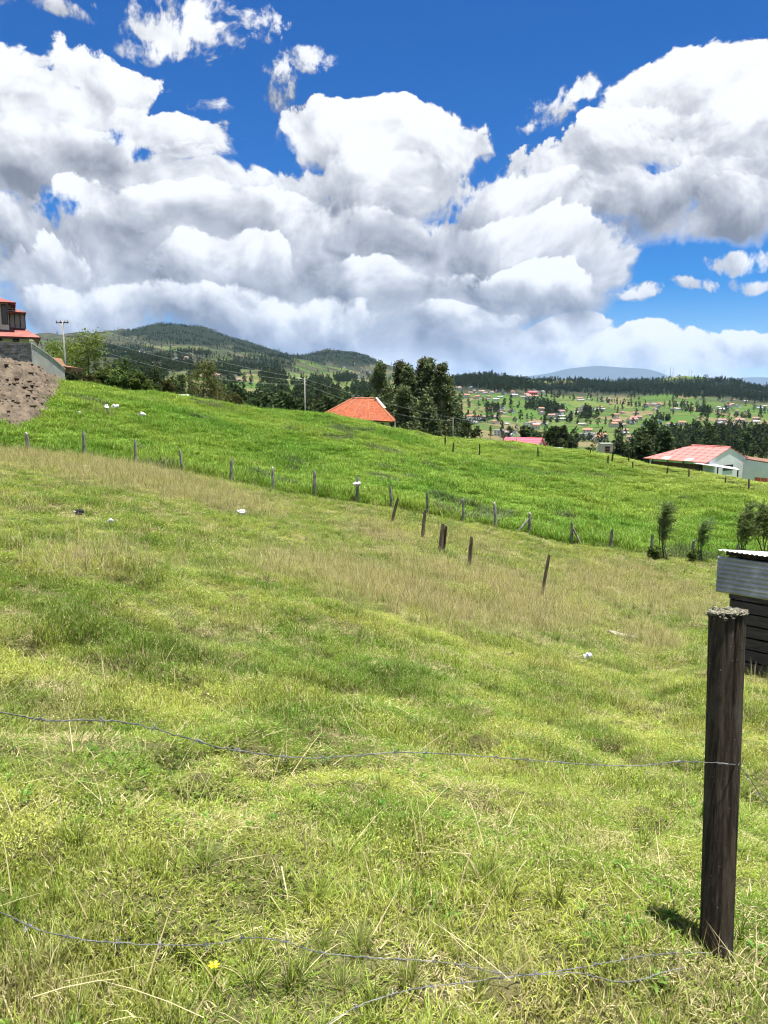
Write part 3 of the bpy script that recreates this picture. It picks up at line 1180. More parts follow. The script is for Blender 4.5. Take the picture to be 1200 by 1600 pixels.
    # the brow to the right is grazed and yellower
    brow = np.clip((r - 62) / 12, 0, 1) * np.clip((az - .02) / .1, 0, 1) * np.clip(.6 + fbm(x * .12, y * .12, 2, 7), 0, 1)
    t = t * np.array([[.96, .84, 1.35]])
    t = t * (1 - brow[:, None] * .75) + np.array([[.23, .26, .065]]) * brow[:, None] * .75
    t = t * (.82 + .36 * RNG.random(n))[:, None]
    edge = np.clip(1 - (r - fence_r(az)) / 3.0, 0, 1)
    h = (.7 + .6 * RNG.random(n)) * np.clip(.9 + .9 * fbm(x * .6, y * .6, 2, 201), .5, 1.5) * (1 - .65 * brow) * (1 + .6 * edge)
    s = 1.0 + .5 * RNG.random(n)
    scatter('field_grass', 'lush bright green grass of the field beyond the old fence', np.stack([x, y, gz(x, y) - .03], 1),
            np.stack([s, s, s * h], 1), tilt(x, y, n), RNG.integers(0, 4, n), t, lush)
    cnt.append(n)
    print('grass', cnt)


build_grass()

# ------------------------------------------------------------------ far hills
def m_hills(T, b):
    geo = T.n('ShaderNodeNewGeometry').outputs['Position']
    scrub = T.n('ShaderNodeAttribute', attribute_name='scrub').outputs['Fac']
    wn = T.noise(geo, 0.012, 3.0, 0.6).outputs['Color']
    v2 = T.vm('ADD', geo, T.vm('MULTIPLY', T.vm('SUBTRACT', wn, (.5, .5, .5)), (90, 90, 0)))
    vo = T.voro(v2, 1 / 62.0, 0, feat='F1')
    vb = T.voro(v2, 1 / 62.0, 0, feat='DISTANCE_TO_EDGE')
    cs = T.sep(vo.outputs['Color'])
    fld = T.mix(cs[0], (0.042, 0.080, 0.016), (0.095, 0.128, 0.034))
    fld = T.mix(T.step(cs[1], 0.58, 0.66), fld, (0.14, 0.12, 0.06))
    fld = T.mix(T.step(cs[2], 0.72, 0.78), fld, (0.055, 0.11, 0.02))
    n = T.noise(geo, 0.06, 6.0, 0.65).outputs['Fac']
    fld = T.mix(T.step(n, 0.35, 0.75, 0.0, 0.6), fld, (0.05, 0.075, 0.022))
    hedge = T.step(vb.outputs['Distance'], 0.05, 0.02)
    fld = T.mix(T.m('MULTIPLY', hedge, 0.75), fld, (0.022, 0.036, 0.012))
    n2 = T.noise(geo, 0.011, 7.0, 0.68).outputs['Fac']
    sc = T.mix(T.step(n2, 0.36, 0.62), (0.013, 0.019, 0.011), (0.058, 0.058, 0.036))
    sc = T.mix(T.step(T.noise(geo, 0.05, 5.0, 0.7).outputs['Fac'], 0.5, 0.62), sc, (0.022, 0.032, 0.015))
    wood_and_shade = T.n('ShaderNodeAttribute', attribute_name='wood').outputs['Fac']
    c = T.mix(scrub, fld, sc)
    wd = T.mix(T.noise(geo, 0.09, 4.0, 0.7).outputs['Fac'], (0.004, 0.008, 0.004), (0.018, 0.028, 0.012))  # forest green darkened further to carry the clouds' shadow
    T.put(b.inputs['Base Color'], T.mix(wood_and_shade, c, wd))


M_HILLS = mat('hill_fields', m_hills, rough=0.95, spec=0.1)


def ell(px, py, items):
    d = np.zeros_like(px)
    for cx, cy, rx, ry, w in items:
        u = np.hypot((px - cx) / rx, (py - cy) / ry)
        d = np.maximum(d, w * np.clip((1.25 - u) / .5, 0, 1))
    return d


FOREST = [  # where woods stand, by photo column/row, radii and density
    (740, 597, 40, 9, 1), (790, 603, 40, 9, 1), (850, 606, 50, 6, 1), (910, 607, 60, 6, 1), (970, 608, 60, 7, 1), (1030, 610, 55, 8, .9), (1085, 616, 50, 7, .8),
    (1130, 615, 50, 8, .9), (1190, 620, 50, 9, .9), (880, 603, 60, 6, .7), (1000, 606, 60, 6, .5), (1100, 606, 60, 8, .5), (1170, 612, 60, 6, .5),
    (1150, 692, 80, 9, .75), (1045, 694, 36, 10, .9), (1195, 700, 40, 10, .7), (1120, 700, 60, 6, .6),
    (275, 575, 30, 6, .6), (390, 570, 40, 6, .6), (350, 586, 22, 5, .7), (430, 592, 20, 6, .5), (500, 602, 16, 5, .7), (540, 594, 16, 5, .7),
    (470, 630, 60, 6, .7), (540, 636, 40, 6, .7), (220, 590, 40, 8, .7), (565, 612, 20, 6, .6), (300, 556, 40, 5, .5), (220, 562, 40, 6, .4),
    (530, 556, 50, 6, .9), (570, 563, 24, 6, 1), (600, 636, 40, 8, .7), (690, 660, 30, 8, .7),
    (770, 640, 18, 4, .6), (840, 638, 22, 5, .7), (865, 645, 14, 5, .8), (1030, 655, 14, 5, .8), (915, 652, 16, 4, .5), (1100, 648, 12, 5, .7)]
WOODS_AND_CLOUD_SHADE = [(300, 518, 100, 18, 1), (350, 530, 70, 10, .9), (410, 543, 50, 9, 1), (460, 553, 40, 7, 1), (540, 557, 70, 12, 1), (210, 560, 50, 6, .5), (420, 562, 60, 6, .55), (180, 548, 60, 10, .45),  # wooded slopes, with the cloud shadow lying there painted in as dark colour
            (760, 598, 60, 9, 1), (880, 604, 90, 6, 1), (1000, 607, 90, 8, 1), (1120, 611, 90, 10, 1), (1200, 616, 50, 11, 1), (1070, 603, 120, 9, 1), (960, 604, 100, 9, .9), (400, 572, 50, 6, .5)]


SCRUB = [(230, 550, 170, 34, 1), (330, 535, 120, 30, 1), (420, 560, 90, 20, .8), (540, 560, 60, 14, 1), (130, 545, 90, 26, .9), (500, 575, 70, 8, .6),
         (900, 608, 170, 10, .8), (1090, 606, 150, 14, .9), (1180, 615, 90, 14, .8), (600, 585, 60, 8, .7), (760, 605, 50, 5, .4)]


def build_hills():
    az = np.concatenate([np.linspace(-1.5, -0.62, 60)[:-1], np.linspace(-0.62, 0.62, 620), np.linspace(0.62, 1.5, 60)[1:]])
    rs = np.exp(np.linspace(math.log(118), math.log(12000), 330))
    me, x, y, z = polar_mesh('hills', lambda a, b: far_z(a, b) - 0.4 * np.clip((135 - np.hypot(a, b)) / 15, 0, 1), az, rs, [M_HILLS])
    px, py = project(x, y, z)
    s = ell(px, py, SCRUB)
    s = np.clip((s + 1.3 * fbm(x / 150, y / 150, 4, 301) * (s > 0.02) - .1) * 1.6, 0, 1)
    s = np.maximum(s, np.clip((np.hypot(x, y) - 3300) / 500, 0, 1))
    fattr(me, 'scrub', s)
    w = ell(px, py, WOODS_AND_CLOUD_SHADE)
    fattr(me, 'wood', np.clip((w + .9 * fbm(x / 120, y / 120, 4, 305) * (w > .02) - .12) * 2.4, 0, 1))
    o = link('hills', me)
    tag(o, 'valley and hills of green fields and scrub beyond the crest', kind='structure')


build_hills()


def build_mountains():
    m = mat('far_mountain', col=(0.055, 0.062, 0.048), rough=1, spec=0.05)

    def ridge(prof, rc, wid, seed, name, label):
        azs = [math.atan2((p - 600) / FPX, 1.0) for p, _ in prof]
        ts = [azt(*q)[1] for q in prof]
        az = np.linspace(azs[0], azs[-1], 260)
        rs = np.linspace(rc - wid, rc + wid, 60)
        A, Rr = np.meshgrid(az, rs)
        x, y = (Rr * np.sin(A)).ravel(), (Rr * np.cos(A)).ravel()
        top = pchip(azs, ts, A.ravel()) * rc
        u = np.abs(Rr.ravel() - rc) / wid
        z = (top + 900) * (1 - u ** 1.1) - 900 + 420 * fbm(x / 3400, y / 3400, 5, seed) * np.minimum(1, u * 3 + .12)
        n, k = len(rs), len(az)
        i = np.arange((n - 1) * (k - 1))
        a = (i // (k - 1)) * k + i % (k - 1)
        me = mesh_np(name, np.stack([x, y, z], 1), np.stack([a, a + 1, a + k + 1, a + k], 1), [m], smooth=True)
        tag(link(name, me), label, kind='structure')
    ridge([(560, 600), (700, 592), (780, 590), (850, 583), (890, 574), (925, 571), (965, 574), (1000, 576), (1020, 580), (1045, 590), (1090, 597), (1160, 602), (1400, 606)],
          34000, 6000, 5, 'mountains', 'blue far mountain rising behind the wooded ridge')
    ridge([(900, 606), (1060, 600), (1110, 594), (1150, 590), (1180, 588), (1215, 591), (1300, 596), (1500, 604)],
          37000, 5000, 9, 'mountains', 'blue far mountain at the edge of the view behind the mast hill')


build_mountains()


# ------------------------------------------------------------------ foliage
def m_leaf(c1, c2, trans=0.3):
    def f(T, b):
        oi = T.n('ShaderNodeObjectInfo').outputs['Random']
        lf = T.n('ShaderNodeAttribute', attribute_name='lf').outputs['Fac']
        c = T.mix(lf, c1, c2)
        hs = T.n('ShaderNodeHueSaturation')
        T.put(hs.inputs['Value'], T.mixf(oi, 0.75, 1.25))
        T.put(hs.inputs['Hue'], T.mixf(oi, 0.485, 0.515))
        T.put(hs.inputs['Color'], c)
        c = hs.outputs[0]
        d = T.n('ShaderNodeBsdfDiffuse')
        T.put(d.inputs['Color'], c)
        tr = T.n('ShaderNodeBsdfTranslucent')
        T.put(tr.inputs['Color'], c)
        mx = T.n('ShaderNodeMixShader')
        mx.inputs[0].default_value = trans
        T.t.links.new(d.outputs[0], mx.inputs[1])
        T.t.links.new(tr.outputs[0], mx.inputs[2])
        T.t.links.new(mx.outputs[0], T.t.nodes['Material Output'].inputs['Surface'])
    return f


M_EUC = mat('eucalyptus_leaf', m_leaf((0.042, 0.060, 0.027), (0.17, 0.205, 0.095)))
M_DARKLEAF = mat('dark_leaf', m_leaf((0.024, 0.040, 0.017), (0.078, 0.108, 0.044)))
M_BROAD = mat('broad_leaf', m_leaf((0.075, 0.105, 0.022), (0.18, 0.22, 0.05), .4))
M_OLIVE = mat('olive_leaf', m_leaf((0.05, 0.06, 0.022), (0.13, 0.13, 0.05), .35))
M_WILLOW = mat('willow_leaf', m_leaf((0.09, 0.135, 0.04), (0.23, 0.31, 0.11), .45))
M_SHRUB = mat('shrub_leaf', m_leaf((0.035, 0.065, 0.018), (0.15, 0.21, 0.06), .35))
M_BARK = speckled('bark', (0.055, 0.045, 0.034), (0.16, 0.135, 0.105), 2.2, stretch=(1, 1, .25), bump=.3)
M_PALEBARK = speckled('pale_bark', (0.12, 0.10, 0.08), (0.30, 0.26, 0.21), 1.5, stretch=(1, 1, .25))


def leaves(C, Rc, n, size, g, droop=0.0, aspect=0.45, flat=1.0):
    """n leaves round each cluster centre C (k,3) with radius Rc (k,) -> V,F,shade"""
    k = len(C)
    N = k * n
    d = g.normal(0, 1, (N, 3))
    d /= np.linalg.norm(d, axis=1)[:, None]
    rad = np.repeat(Rc, n) * g.random(N) ** .45
    p = np.repeat(C, n, 0) + d * rad[:, None] * np.array([1, 1, flat])
    a = g.random(N) * 2 * np.pi
    el = g.normal(-droop, .5, N)
    u = np.stack([np.cos(a) * np.cos(el), np.sin(a) * np.cos(el), np.sin(el)], 1)
    w = np.cross(u, g.normal(0, 1, (N, 3)))
    w /= np.linalg.norm(w, axis=1)[:, None] + 1e-9
    L = (size * (.6 + .8 * g.random(N)))[:, None]
    V = np.stack([p - u * L * .5, p + w * L * aspect * .5, p + u * L * .5, p - w * L * aspect * .5], 1).reshape(-1, 3)
    F = np.arange(4 * N).reshape(-1, 4)
    return V, F, np.repeat(g.random(N), 4)


def tree_parts(seed, H, crown0, wid, ncl, nleaf, lsize, trunk_r, leafm, barkm, shape='euc', droop=.4, lean=(0, 0), rc=None, aspect=.45, stems=1, wind=0.0):
    """returns (trunk mesh, crown mesh). crown0: height fraction where the crown starts"""
    g = np.random.default_rng(seed)
    mb = MB()
    C, Rc = [], []
    for s in range(stems):
        bx, by = (0, 0) if stems == 1 else (g.normal(0, trunk_r * 3), g.normal(0, trunk_r * 3))
        lx, ly = lean[0] + g.normal(0, .03), lean[1] + g.normal(0, .03)
        Hs = H * (1 if s == 0 else .7 + .3 * g.random())
        pts = []
        for i in range(8):
            t = i / 7
            pts.append(Vector((bx + lx * H * t * t + .02 * H * math.sin(3 * t + s + seed) * t + wind * H * t ** 2.2, by + ly * H * t * t + .012 * H * math.cos(4 * t + seed) * t, Hs * t * .96)))
        mb.tube(pts, [trunk_r * (1 - .85 * i / 7) for i in range(8)], 7)

        def along(t):
            f = t * 7
            i = min(int(f), 6)
            return pts[i].lerp(pts[i + 1], f - i)
        for j in range(ncl // stems):
            t = crown0 + (1 - crown0) * ((j + g.random()) / (ncl // stems))
            u = (t - crown0) / (1 - crown0)
            if shape == 'euc':
                w = wid * (0.55 + .6 * math.sin(math.pi * min(1, u * .9 + .12))) * (1 - .75 * u ** 3)
            elif shape == 'cone':
                w = wid * (1.02 - u) ** .8
            elif shape == 'round':
                w = wid * math.sqrt(max(0.02, 1 - (2 * u - 1) ** 2))
            else:
                w = wid
            th = g.random() * 6.283
            q = w * (.35 + .65 * g.random())
            o = along(min(t * .98, .999))
            e = o + Vector((math.cos(th) * q + wind * q * .8, math.sin(th) * q, (.25 if shape != 'cone' else -.1) * q))
            b0 = along(max(crown0 * .6, t - .12 - .1 * g.random()))
            if j % 2 == 0:
                mb.tube([b0, b0.lerp(e, .5) + Vector((0, 0, .06 * q)), e], [trunk_r * .30 * (1 - t * .6), trunk_r * .18 * (1 - t * .5), trunk_r * .05], 4, cap=False)
            C.append(e)
            Rc.append((rc or wid * .45) * (.6 + .7 * g.random()) * (1 - .35 * u))
            if g.random() < .6:
                C.append(o.lerp(e, .45 + .3 * g.random()))
                Rc.append((rc or wid * .45) * (.5 + .5 * g.random()))
    V, F, lf = leaves(np.array([tuple(c) for c in C]), np.array(Rc), nleaf, lsize, g, droop, aspect)
    me = mesh_np('crown', V, F, [leafm])
    fattr(me, 'lf', lf)
    tm = mesh_np('trunk', mb.v, mb.f, [barkm], smooth=True)
    return tm, me


def place_tree(name, parts, loc, label, group=None, scale=1.0, rz=None, cat='tree', sz=None):
    o = empty(name, loc, rz if rz is not None else random.random() * 6.28)
    o.scale = (scale, scale, sz or scale)
    link('trunk', parts[0], o)
    link('crown', parts[1], o)
    tag(o, label, cat, group)
    return o


# ---- forest masses on the far slopes (nobody could count them)
def far_tree_mesh(name, seed, H, wid, n, ls, shape, m):
    g = np.random.default_rng(seed)
    k = 16
    u = (np.arange(k) + g.random(k)) / k
    if shape == 'euc':
        w = wid * (.5 + .6 * np.sin(np.pi * np.minimum(1, u * .85 + .15))) * (1 - .6 * u ** 3)
    else:
        w = wid * np.sqrt(np.maximum(.05, 1 - (2 * u - 1) ** 2))
    th = g.random(k) * 6.283
    q = w * (.3 + .7 * g.random(k))
    C = np.stack([np.cos(th) * q, np.sin(th) * q, H * (.22 + .74 * u)], 1)
    V, F, lf = leaves(C, np.full(k, wid * .5), n // k, ls, g, .3, .7)
    mb = MB().tube([(0, 0, -1), (0.1, 0, H * .5), (0, 0, H * .9)], [H * .018, H * .012, H * .004], 5, cap=False)
    b = len(V)
    V = np.concatenate([V, np.array(mb.v)])
    me = mesh_np(name, V, [tuple(f) for f in F.tolist()] + [tuple(i + b for i in f) for f in mb.f], [m, M_BARK], [0] * len(F) + [1] * len(mb.f))
    fattr(me, 'lf', np.concatenate([lf, np.zeros(len(mb.v))]))
    return me


def build_forest():
    meshes = [far_tree_mesh('far_tree', 600 + i, 12 + 2 * i, 2.2 + .3 * i, 200, 1.3, 'euc', M_DARKLEAF) for i in range(3)] + \
             [far_tree_mesh('far_tree', 620 + i, 6.5 + i, 2.8, 180, 1.2, 'round', M_DARKLEAF) for i in range(2)]
    coll = template_set(meshes, 'far_tree')
    n = 190000
    g = np.random.default_rng(5)
    az = (g.random(n) * 2 - 1) * .66
    r = np.exp(g.random(n) ** .62 * math.log(4700 / 190)) * 190
    x, y = r * np.sin(az), r * np.cos(az)
    z = far_z(x, y)
    px, py = project(x, y, z)
    w = ell(px, py, FOREST)
    clump = fbm(x / 45, y / 45, 3, 333)
    w = np.where(w > 0, w + 1.1 * clump, 0)
    # hedgerow and garden trees everywhere on the settled slopes
    lone = (fbm(x / 60 + 4, y / 60, 3, 345) > .40) & (r < 2300)
    wd = ell(px, py, WOODS_AND_CLOUD_SHADE)
    wd = np.clip((wd + .9 * fbm(x / 120, y / 120, 4, 305) * (wd > .02) - .12) * 2.4, 0, 1) * (r > 1500)
    k = (g.random(n) < wd * .5) | (g.random(n) < np.clip(w, 0, 1) ** 1.5 * .85) | (lone & (g.random(n) < .10)) | (g.random(n) < .008)
    # thin by distance so that a wood keeps about the same number of trees per photo area
    vis = (py < 740)
    k &= vis
    x, y, z, r, wd = x[k], y[k], z[k], r[k], wd[k]
    m = len(x)
    s = (.65 + .6 * g.random(m)) * np.where((wd > .3) & (x < 0), .62, 1.0)
    ridge = np.where(r > 1500, g.integers(0, 3, m), g.integers(0, 5, m))
    scatter('forest', 'dark woods and hedgerow trees covering the far slopes', np.stack([x, y, z - .4], 1), np.stack([s, s, s * (.8 + .4 * g.random(m))], 1),
            np.stack([np.zeros(m), np.zeros(m), g.random(m) * 6.28], 1), ridge, None, coll)
    print('forest', m)


build_forest()

# ------------------------------------------------------------------ more materials
def m_postwood(T, b):
    tc = T.n('ShaderNodeTexCoord').outputs['Object']
    v = T.vm('MULTIPLY', tc, (1, 1, 0.035))
    n = T.noise(v, 55.0, 6.0, 0.7).outputs['Fac']
    n2 = T.noise(T.vm('MULTIPLY', tc, (1, 1, 0.3)), 14.0, 5.0, 0.65).outputs['Fac']
    c = T.mix(T.step(n, 0.36, 0.66), (0.015, 0.011, 0.0075), (0.064, 0.050, 0.035))
    c = T.mix(T.step(n2, 0.52, 0.74), c, (0.075, 0.067, 0.055))
    sp = T.noise(tc, 120.0, 2.0, 0.5).outputs['Fac']
    c = T.mix(T.step(sp, 0.72, 0.78), c, (0.32, 0.32, 0.27))
    T.put(b.inputs['Base Color'], c)
    bn = T.n('ShaderNodeBump')
    bn.inputs['Strength'].default_value = 0.8
    bn.inputs['Distance'].default_value = 0.004
    T.put(bn.inputs['Height'], n)
    T.put(b.inputs['Normal'], bn.outputs[0])


M_POST = mat('old_post_wood', m_postwood, rough=0.85, spec=0.25)
M_GREYPOST = speckled('grey_weathered_wood', (0.10, 0.095, 0.085), (0.34, 0.33, 0.30), 9.0, stretch=(1, 1, .35), c3=(0.20, 0.22, 0.16))
M_DARKPOST = speckled('dark_weathered_wood', (0.035, 0.026, 0.02), (0.11, 0.085, 0.06), 14.0, stretch=(1, 1, .1))
M_LICHEN = speckled('lichen', (0.11, 0.115, 0.07), (0.30, 0.31, 0.22), 60.0, c3=(0.24, 0.19, 0.15), bump=.5)
M_STEEL = speckled('galvanised_steel', (0.13, 0.135, 0.14), (0.27, 0.275, 0.285), 40.0, rough=0.5, metal=0.5, spec=.5)
M_WIRE = mat('line_wire', col=(0.42, 0.43, 0.45), rough=0.6, spec=.4)
M_CONCRETE = speckled('concrete', (0.30, 0.30, 0.29), (0.46, 0.45, 0.43), 1.4, c3=(0.36, 0.35, 0.31), bump=.2)
M_DARKBLOCK = speckled('rough_block', (0.10, 0.10, 0.105), (0.22, 0.22, 0.225), 2.2, c3=(0.15, 0.14, 0.13), bump=.6)
M_WHITE = speckled('white_render', (0.72, 0.72, 0.72), (0.80, 0.80, 0.79), .8)
M_BEIGE = speckled('beige_render', (0.48, 0.36, 0.24), (0.60, 0.47, 0.33), .9)
M_CREAM = speckled('cream_render', (0.58, 0.53, 0.45), (0.70, 0.65, 0.56), .9)
M_GLASS = mat('window_glass', col=(0.02, 0.022, 0.026), rough=0.12, spec=.5)
M_DARK = mat('dark_opening', col=(0.02, 0.019, 0.018), rough=.9)
M_FRAME = mat('dark_frame', col=(0.03, 0.026, 0.024), rough=.5)
M_PLASTIC = speckled('white_plastic', (0.42, 0.43, 0.44), (0.62, 0.62, 0.62), 12.0, rough=.4, bump=.3)
M_BLACKBAG = mat('black_plastic', col=(0.012, 0.012, 0.013), rough=.35)
M_BRICK = speckled('orange_brick', (0.22, 0.11, 0.065), (0.32, 0.17, 0.10), 4.0)


def m_tiles(c1, c2, c3, per=3.2):
    def f(T, b):
        tc = T.n('ShaderNodeTexCoord').outputs['Object']
        n = T.noise(tc, 2.2, 5.0, 0.65).outputs['Fac']
        n2 = T.noise(tc, 0.5, 3.0, 0.6).outputs['Fac']
        c = T.mix(T.step(n, .35, .65), c1, c2)
        c = T.mix(T.step(n2, .5, .7), c, c3)
        T.put(b.inputs['Base Color'], c)
        wv = T.n('ShaderNodeTexWave', wave_type='BANDS', bands_direction='Z')
        T.put(wv.inputs['Vector'], tc)
        wv.inputs['Scale'].default_value = per
        wv.inputs['Distortion'].default_value = .6
        bn = T.n('ShaderNodeBump')
        bn.inputs['Strength'].default_value = .8
        bn.inputs['Distance'].default_value = .08
        T.put(bn.inputs['Height'], wv.outputs['Fac'])
        T.put(b.inputs['Normal'], bn.outputs[0])
    return f


M_TERRA = mat('terracotta_tiles', m_tiles((0.24, 0.055, 0.024), (0.36, 0.105, 0.045), (0.29, 0.09, 0.045)), rough=.8)
M_RED = mat('red_tiles', m_tiles((0.17, 0.038, 0.034), (0.25, 0.07, 0.058), (0.24, 0.085, 0.065)), rough=.6)
M_PINK = mat('pink_sheet', m_tiles((0.44, 0.13, 0.12), (0.50, 0.17, 0.155), (0.47, 0.15, 0.14), 1.0), rough=.6)
M_MAGENTA = mat('magenta_sheet', m_tiles((0.50, 0.06, 0.10), (0.58, 0.10, 0.15), (0.54, 0.08, 0.12), 1.0), rough=.6)
M_ZINC = speckled('zinc_sheet', (0.36, 0.39, 0.44), (0.58, 0.61, 0.66), 5.0, rough=.5, metal=.25, spec=.5, c3=(0.40, 0.41, 0.43))
M_ROOFSHEET = speckled('zinc_roof', (0.36, 0.37, 0.39), (0.5, 0.51, 0.53), 3.0, rough=.5, metal=.1, spec=.5)


def m_plank(T, b):
    tc = T.n('ShaderNodeTexCoord').outputs['Object']
    sp = T.sep(tc)
    al = T.m('SUBTRACT', T.m('MULTIPLY', sp[0], .70), T.m('MULTIPLY', sp[1], .714))
    n = T.noise(T.xyz(T.m('MULTIPLY', al, .10), sp[2]), 30.0, 6.0, .66).outputs['Fac']
    oi = T.n('ShaderNodeObjectInfo').outputs['Random']
    c = T.mix(T.step(n, .34, .68), (0.035, 0.031, 0.031), (0.11, 0.098, 0.096))
    c = T.mix(T.m('MULTIPLY', oi, .45), c, (0.085, 0.08, 0.085))
    T.put(b.inputs['Base Color'], c)
    bn = T.n('ShaderNodeBump')
    bn.inputs['Strength'].default_value = .35
    bn.inputs['Distance'].default_value = .006
    T.put(bn.inputs['Height'], n)
    T.put(b.inputs['Normal'], bn.outputs[0])


M_PLANK = mat('dark_planks', m_plank, rough=.9)

ORD = ['first', 'second', 'third', 'fourth', 'fifth', 'sixth', 'seventh', 'eighth', 'ninth', 'tenth', 'eleventh', 'twelfth', 'thirteenth', 'fourteenth',
       'fifteenth', 'sixteenth', 'seventeenth', 'eighteenth', 'nineteenth', 'twentieth']


# ------------------------------------------------------------------ near post and its barbed wire
def spline(P, step=0.012):
    P = [Vector(p) for p in P]
    P = [P[0] * 2 - P[1]] + P + [P[-1] * 2 - P[-2]]
    out = []
    for i in range(1, len(P) - 2):
        n = max(2, int((P[i + 1] - P[i]).length / step))
        for k in range(n):
            t = k / n
            a, b, c, d = P[i - 1], P[i], P[i + 1], P[i + 2]
            out.append(.5 * ((2 * b) + (c - a) * t + (2 * a - 5 * b + 4 * c - d) * t * t + (3 * b - a - 3 * c + d) * t ** 3))
    out.append(P[-2])
    return out


POST_BASE = ground_hit(1118, 1492)
POST_D = POST_BASE.y * CT - POST_BASE.z * ST


def build_post():
    base = POST_BASE
    d = POST_D
    top = at(1136, 957, d * 1.0)
    axis = top - base
    H = axis.length
    o = empty('fence_post', base)
    tag(o, 'thick dark wooden fence post with a lichen-crusted top, in front of the shed', 'fence post')
    n, m = 72, 90

    def topz(a):
        return .007 * math.cos(a - .3) + .012 * float(fbm(np.array([math.cos(a) * 2.2]), np.array([math.sin(a) * 2.2]), 3, 2)[0])

    ax = axis.normalized()
    ex = Vector((1, 0, 0)) - ax * ax.x
    ex.normalize()
    ey = ax.cross(ex)
    V, F = [], []
    th = np.arange(n) / n * 2 * np.pi
    cam_ang = -math.pi / 2 - .35               # towards the viewer
    for j in range(m):
        t = j / (m - 1)
        zz = -0.12 + (H + .12) * t
        rad = 0.0480 + .0060 * max(0, t) ** 1.5
        g = fbm(np.cos(th) * 6 + 3, np.sin(th) * 6 + zz * .35, 4, 5) * .007
        g += .0035 * fbm(np.cos(th) * 22 + 9, np.sin(th) * 22 + zz * .6, 2, 8)
        crack_c = cam_ang + .42 + .25 * (t - .5) + .05 * math.sin(5 * t)
        dd = np.abs((th - crack_c + np.pi) % (2 * np.pi) - np.pi)
        g -= .020 * np.exp(-(dd / .055) ** 2) * min(1, max(0, (t - .25) * 2.2))
        crack2 = cam_ang + 1.15 + .06 * math.sin(4 * t + 1)
        dd = np.abs((th - crack2 + np.pi) % (2 * np.pi) - np.pi)
        g -= .012 * np.exp(-(dd / .05) ** 2) * min(1, max(0, (.75 - t) * 2))
        crack3 = cam_ang - .5 + .1 * t
        dd = np.abs((th - crack3 + np.pi) % (2 * np.pi) - np.pi)
        g -= .006 * np.exp(-(dd / .04) ** 2)
        for k in range(n):
            p = ex * ((rad + g[k]) * math.cos(th[k])) + ey * ((rad + g[k]) * math.sin(th[k])) + ax * zz
            if j == m - 1:
                p += ax * topz(th[k])
            V.append(p)
    for j in range(m - 1):
        for k in range(n):
            F.append((j * n + k, j * n + (k + 1) % n, (j + 1) * n + (k + 1) % n, (j + 1) * n + k))
    # rough sawn end
    b = len(V)
    for q, rr in enumerate((.7, .35)):
        for k in range(n):
            V.append(ax * (H + rr * topz(th[k]) + .004 * math.sin(k * 1.7 + q)) + (ex * math.cos(th[k]) + ey * math.sin(th[k])) * .052 * rr)
    V.append(ax * H)
    last = (m - 1) * n
    for k in range(n):
        k2 = (k + 1) % n
        F += [(last + k, last + k2, b + k2, b + k), (b + k, b + k2, b + n + k2, b + n + k), (b + n + k, b + n + k2, b + 2 * n)]
    link('timber', mesh_np('timber', [tuple(v) for v in V], F, [M_POST], smooth=True), o)
    # lichen crust: small warty flakes on the end grain and over the rim
    g = np.random.default_rng(3)
    mb = MB()
    for i in range(1100):
        a = g.random() * 6.283
        rim = i < 420
        rr = .0535 + .004 * g.random() if rim else .056 * math.sqrt(g.random())
        drop = (.010 + .016 * max(0, math.sin(a * 3 + 1) * math.cos(a - cam_ang))) * g.random() ** 1.4
        h = H - drop + .006 if rim else H + .001 + .006 * g.random()
        h += topz(a) * min(1, rr / .054)
        c = (ex * math.cos(a) + ey * math.sin(a)) * rr + ax * h
        s = .0018 + .005 * g.random() ** 1.6
        pts = []
        for k in range(6):
            t = k / 6 * 6.283
            q = s * (.5 + .9 * g.random())
            pts.append(c + ex * math.cos(t) * q + ey * math.sin(t) * q + ax * g.normal(0, .0014))
        apex = c + ax * s * (.2 + .5 * g.random())
        mb.add(pts + [apex, c - ax * s * .4], [(k, (k + 1) % 6, 6) for k in range(6)] + [((k + 1) % 6, k, 7) for k in range(6)], 0 if g.random() < .6 else 1)
    mb.build('lichen_crust', [M_LICHEN, speckled('pale_lichen', (0.07, 0.058, 0.046), (0.21, 0.20, 0.175), 70.0)], o)
    # staples holding the wires
    for px, py in ((1143, 1193), (1127, 1490)):
        c = at(px, py, d) - base
        c = c - ax * c.dot(ax)
        c = c.normalized() * .052 + ax * (at(px, py, d) - base).dot(ax)
        nrm = (c - ax * c.dot(ax)).normalized()
        side = ax
        mb = MB().tube([c - side * .009 - nrm * .01, c - side * .009 + nrm * .006, c + nrm * .010, c + side * .009 + nrm * .006, c + side * .009 - nrm * .01], .0016, 5)
        mb.build('staple', M_STEEL, o, smooth=True)
    return base, ax, H


P_BASE, P_AX, P_H = build_post()


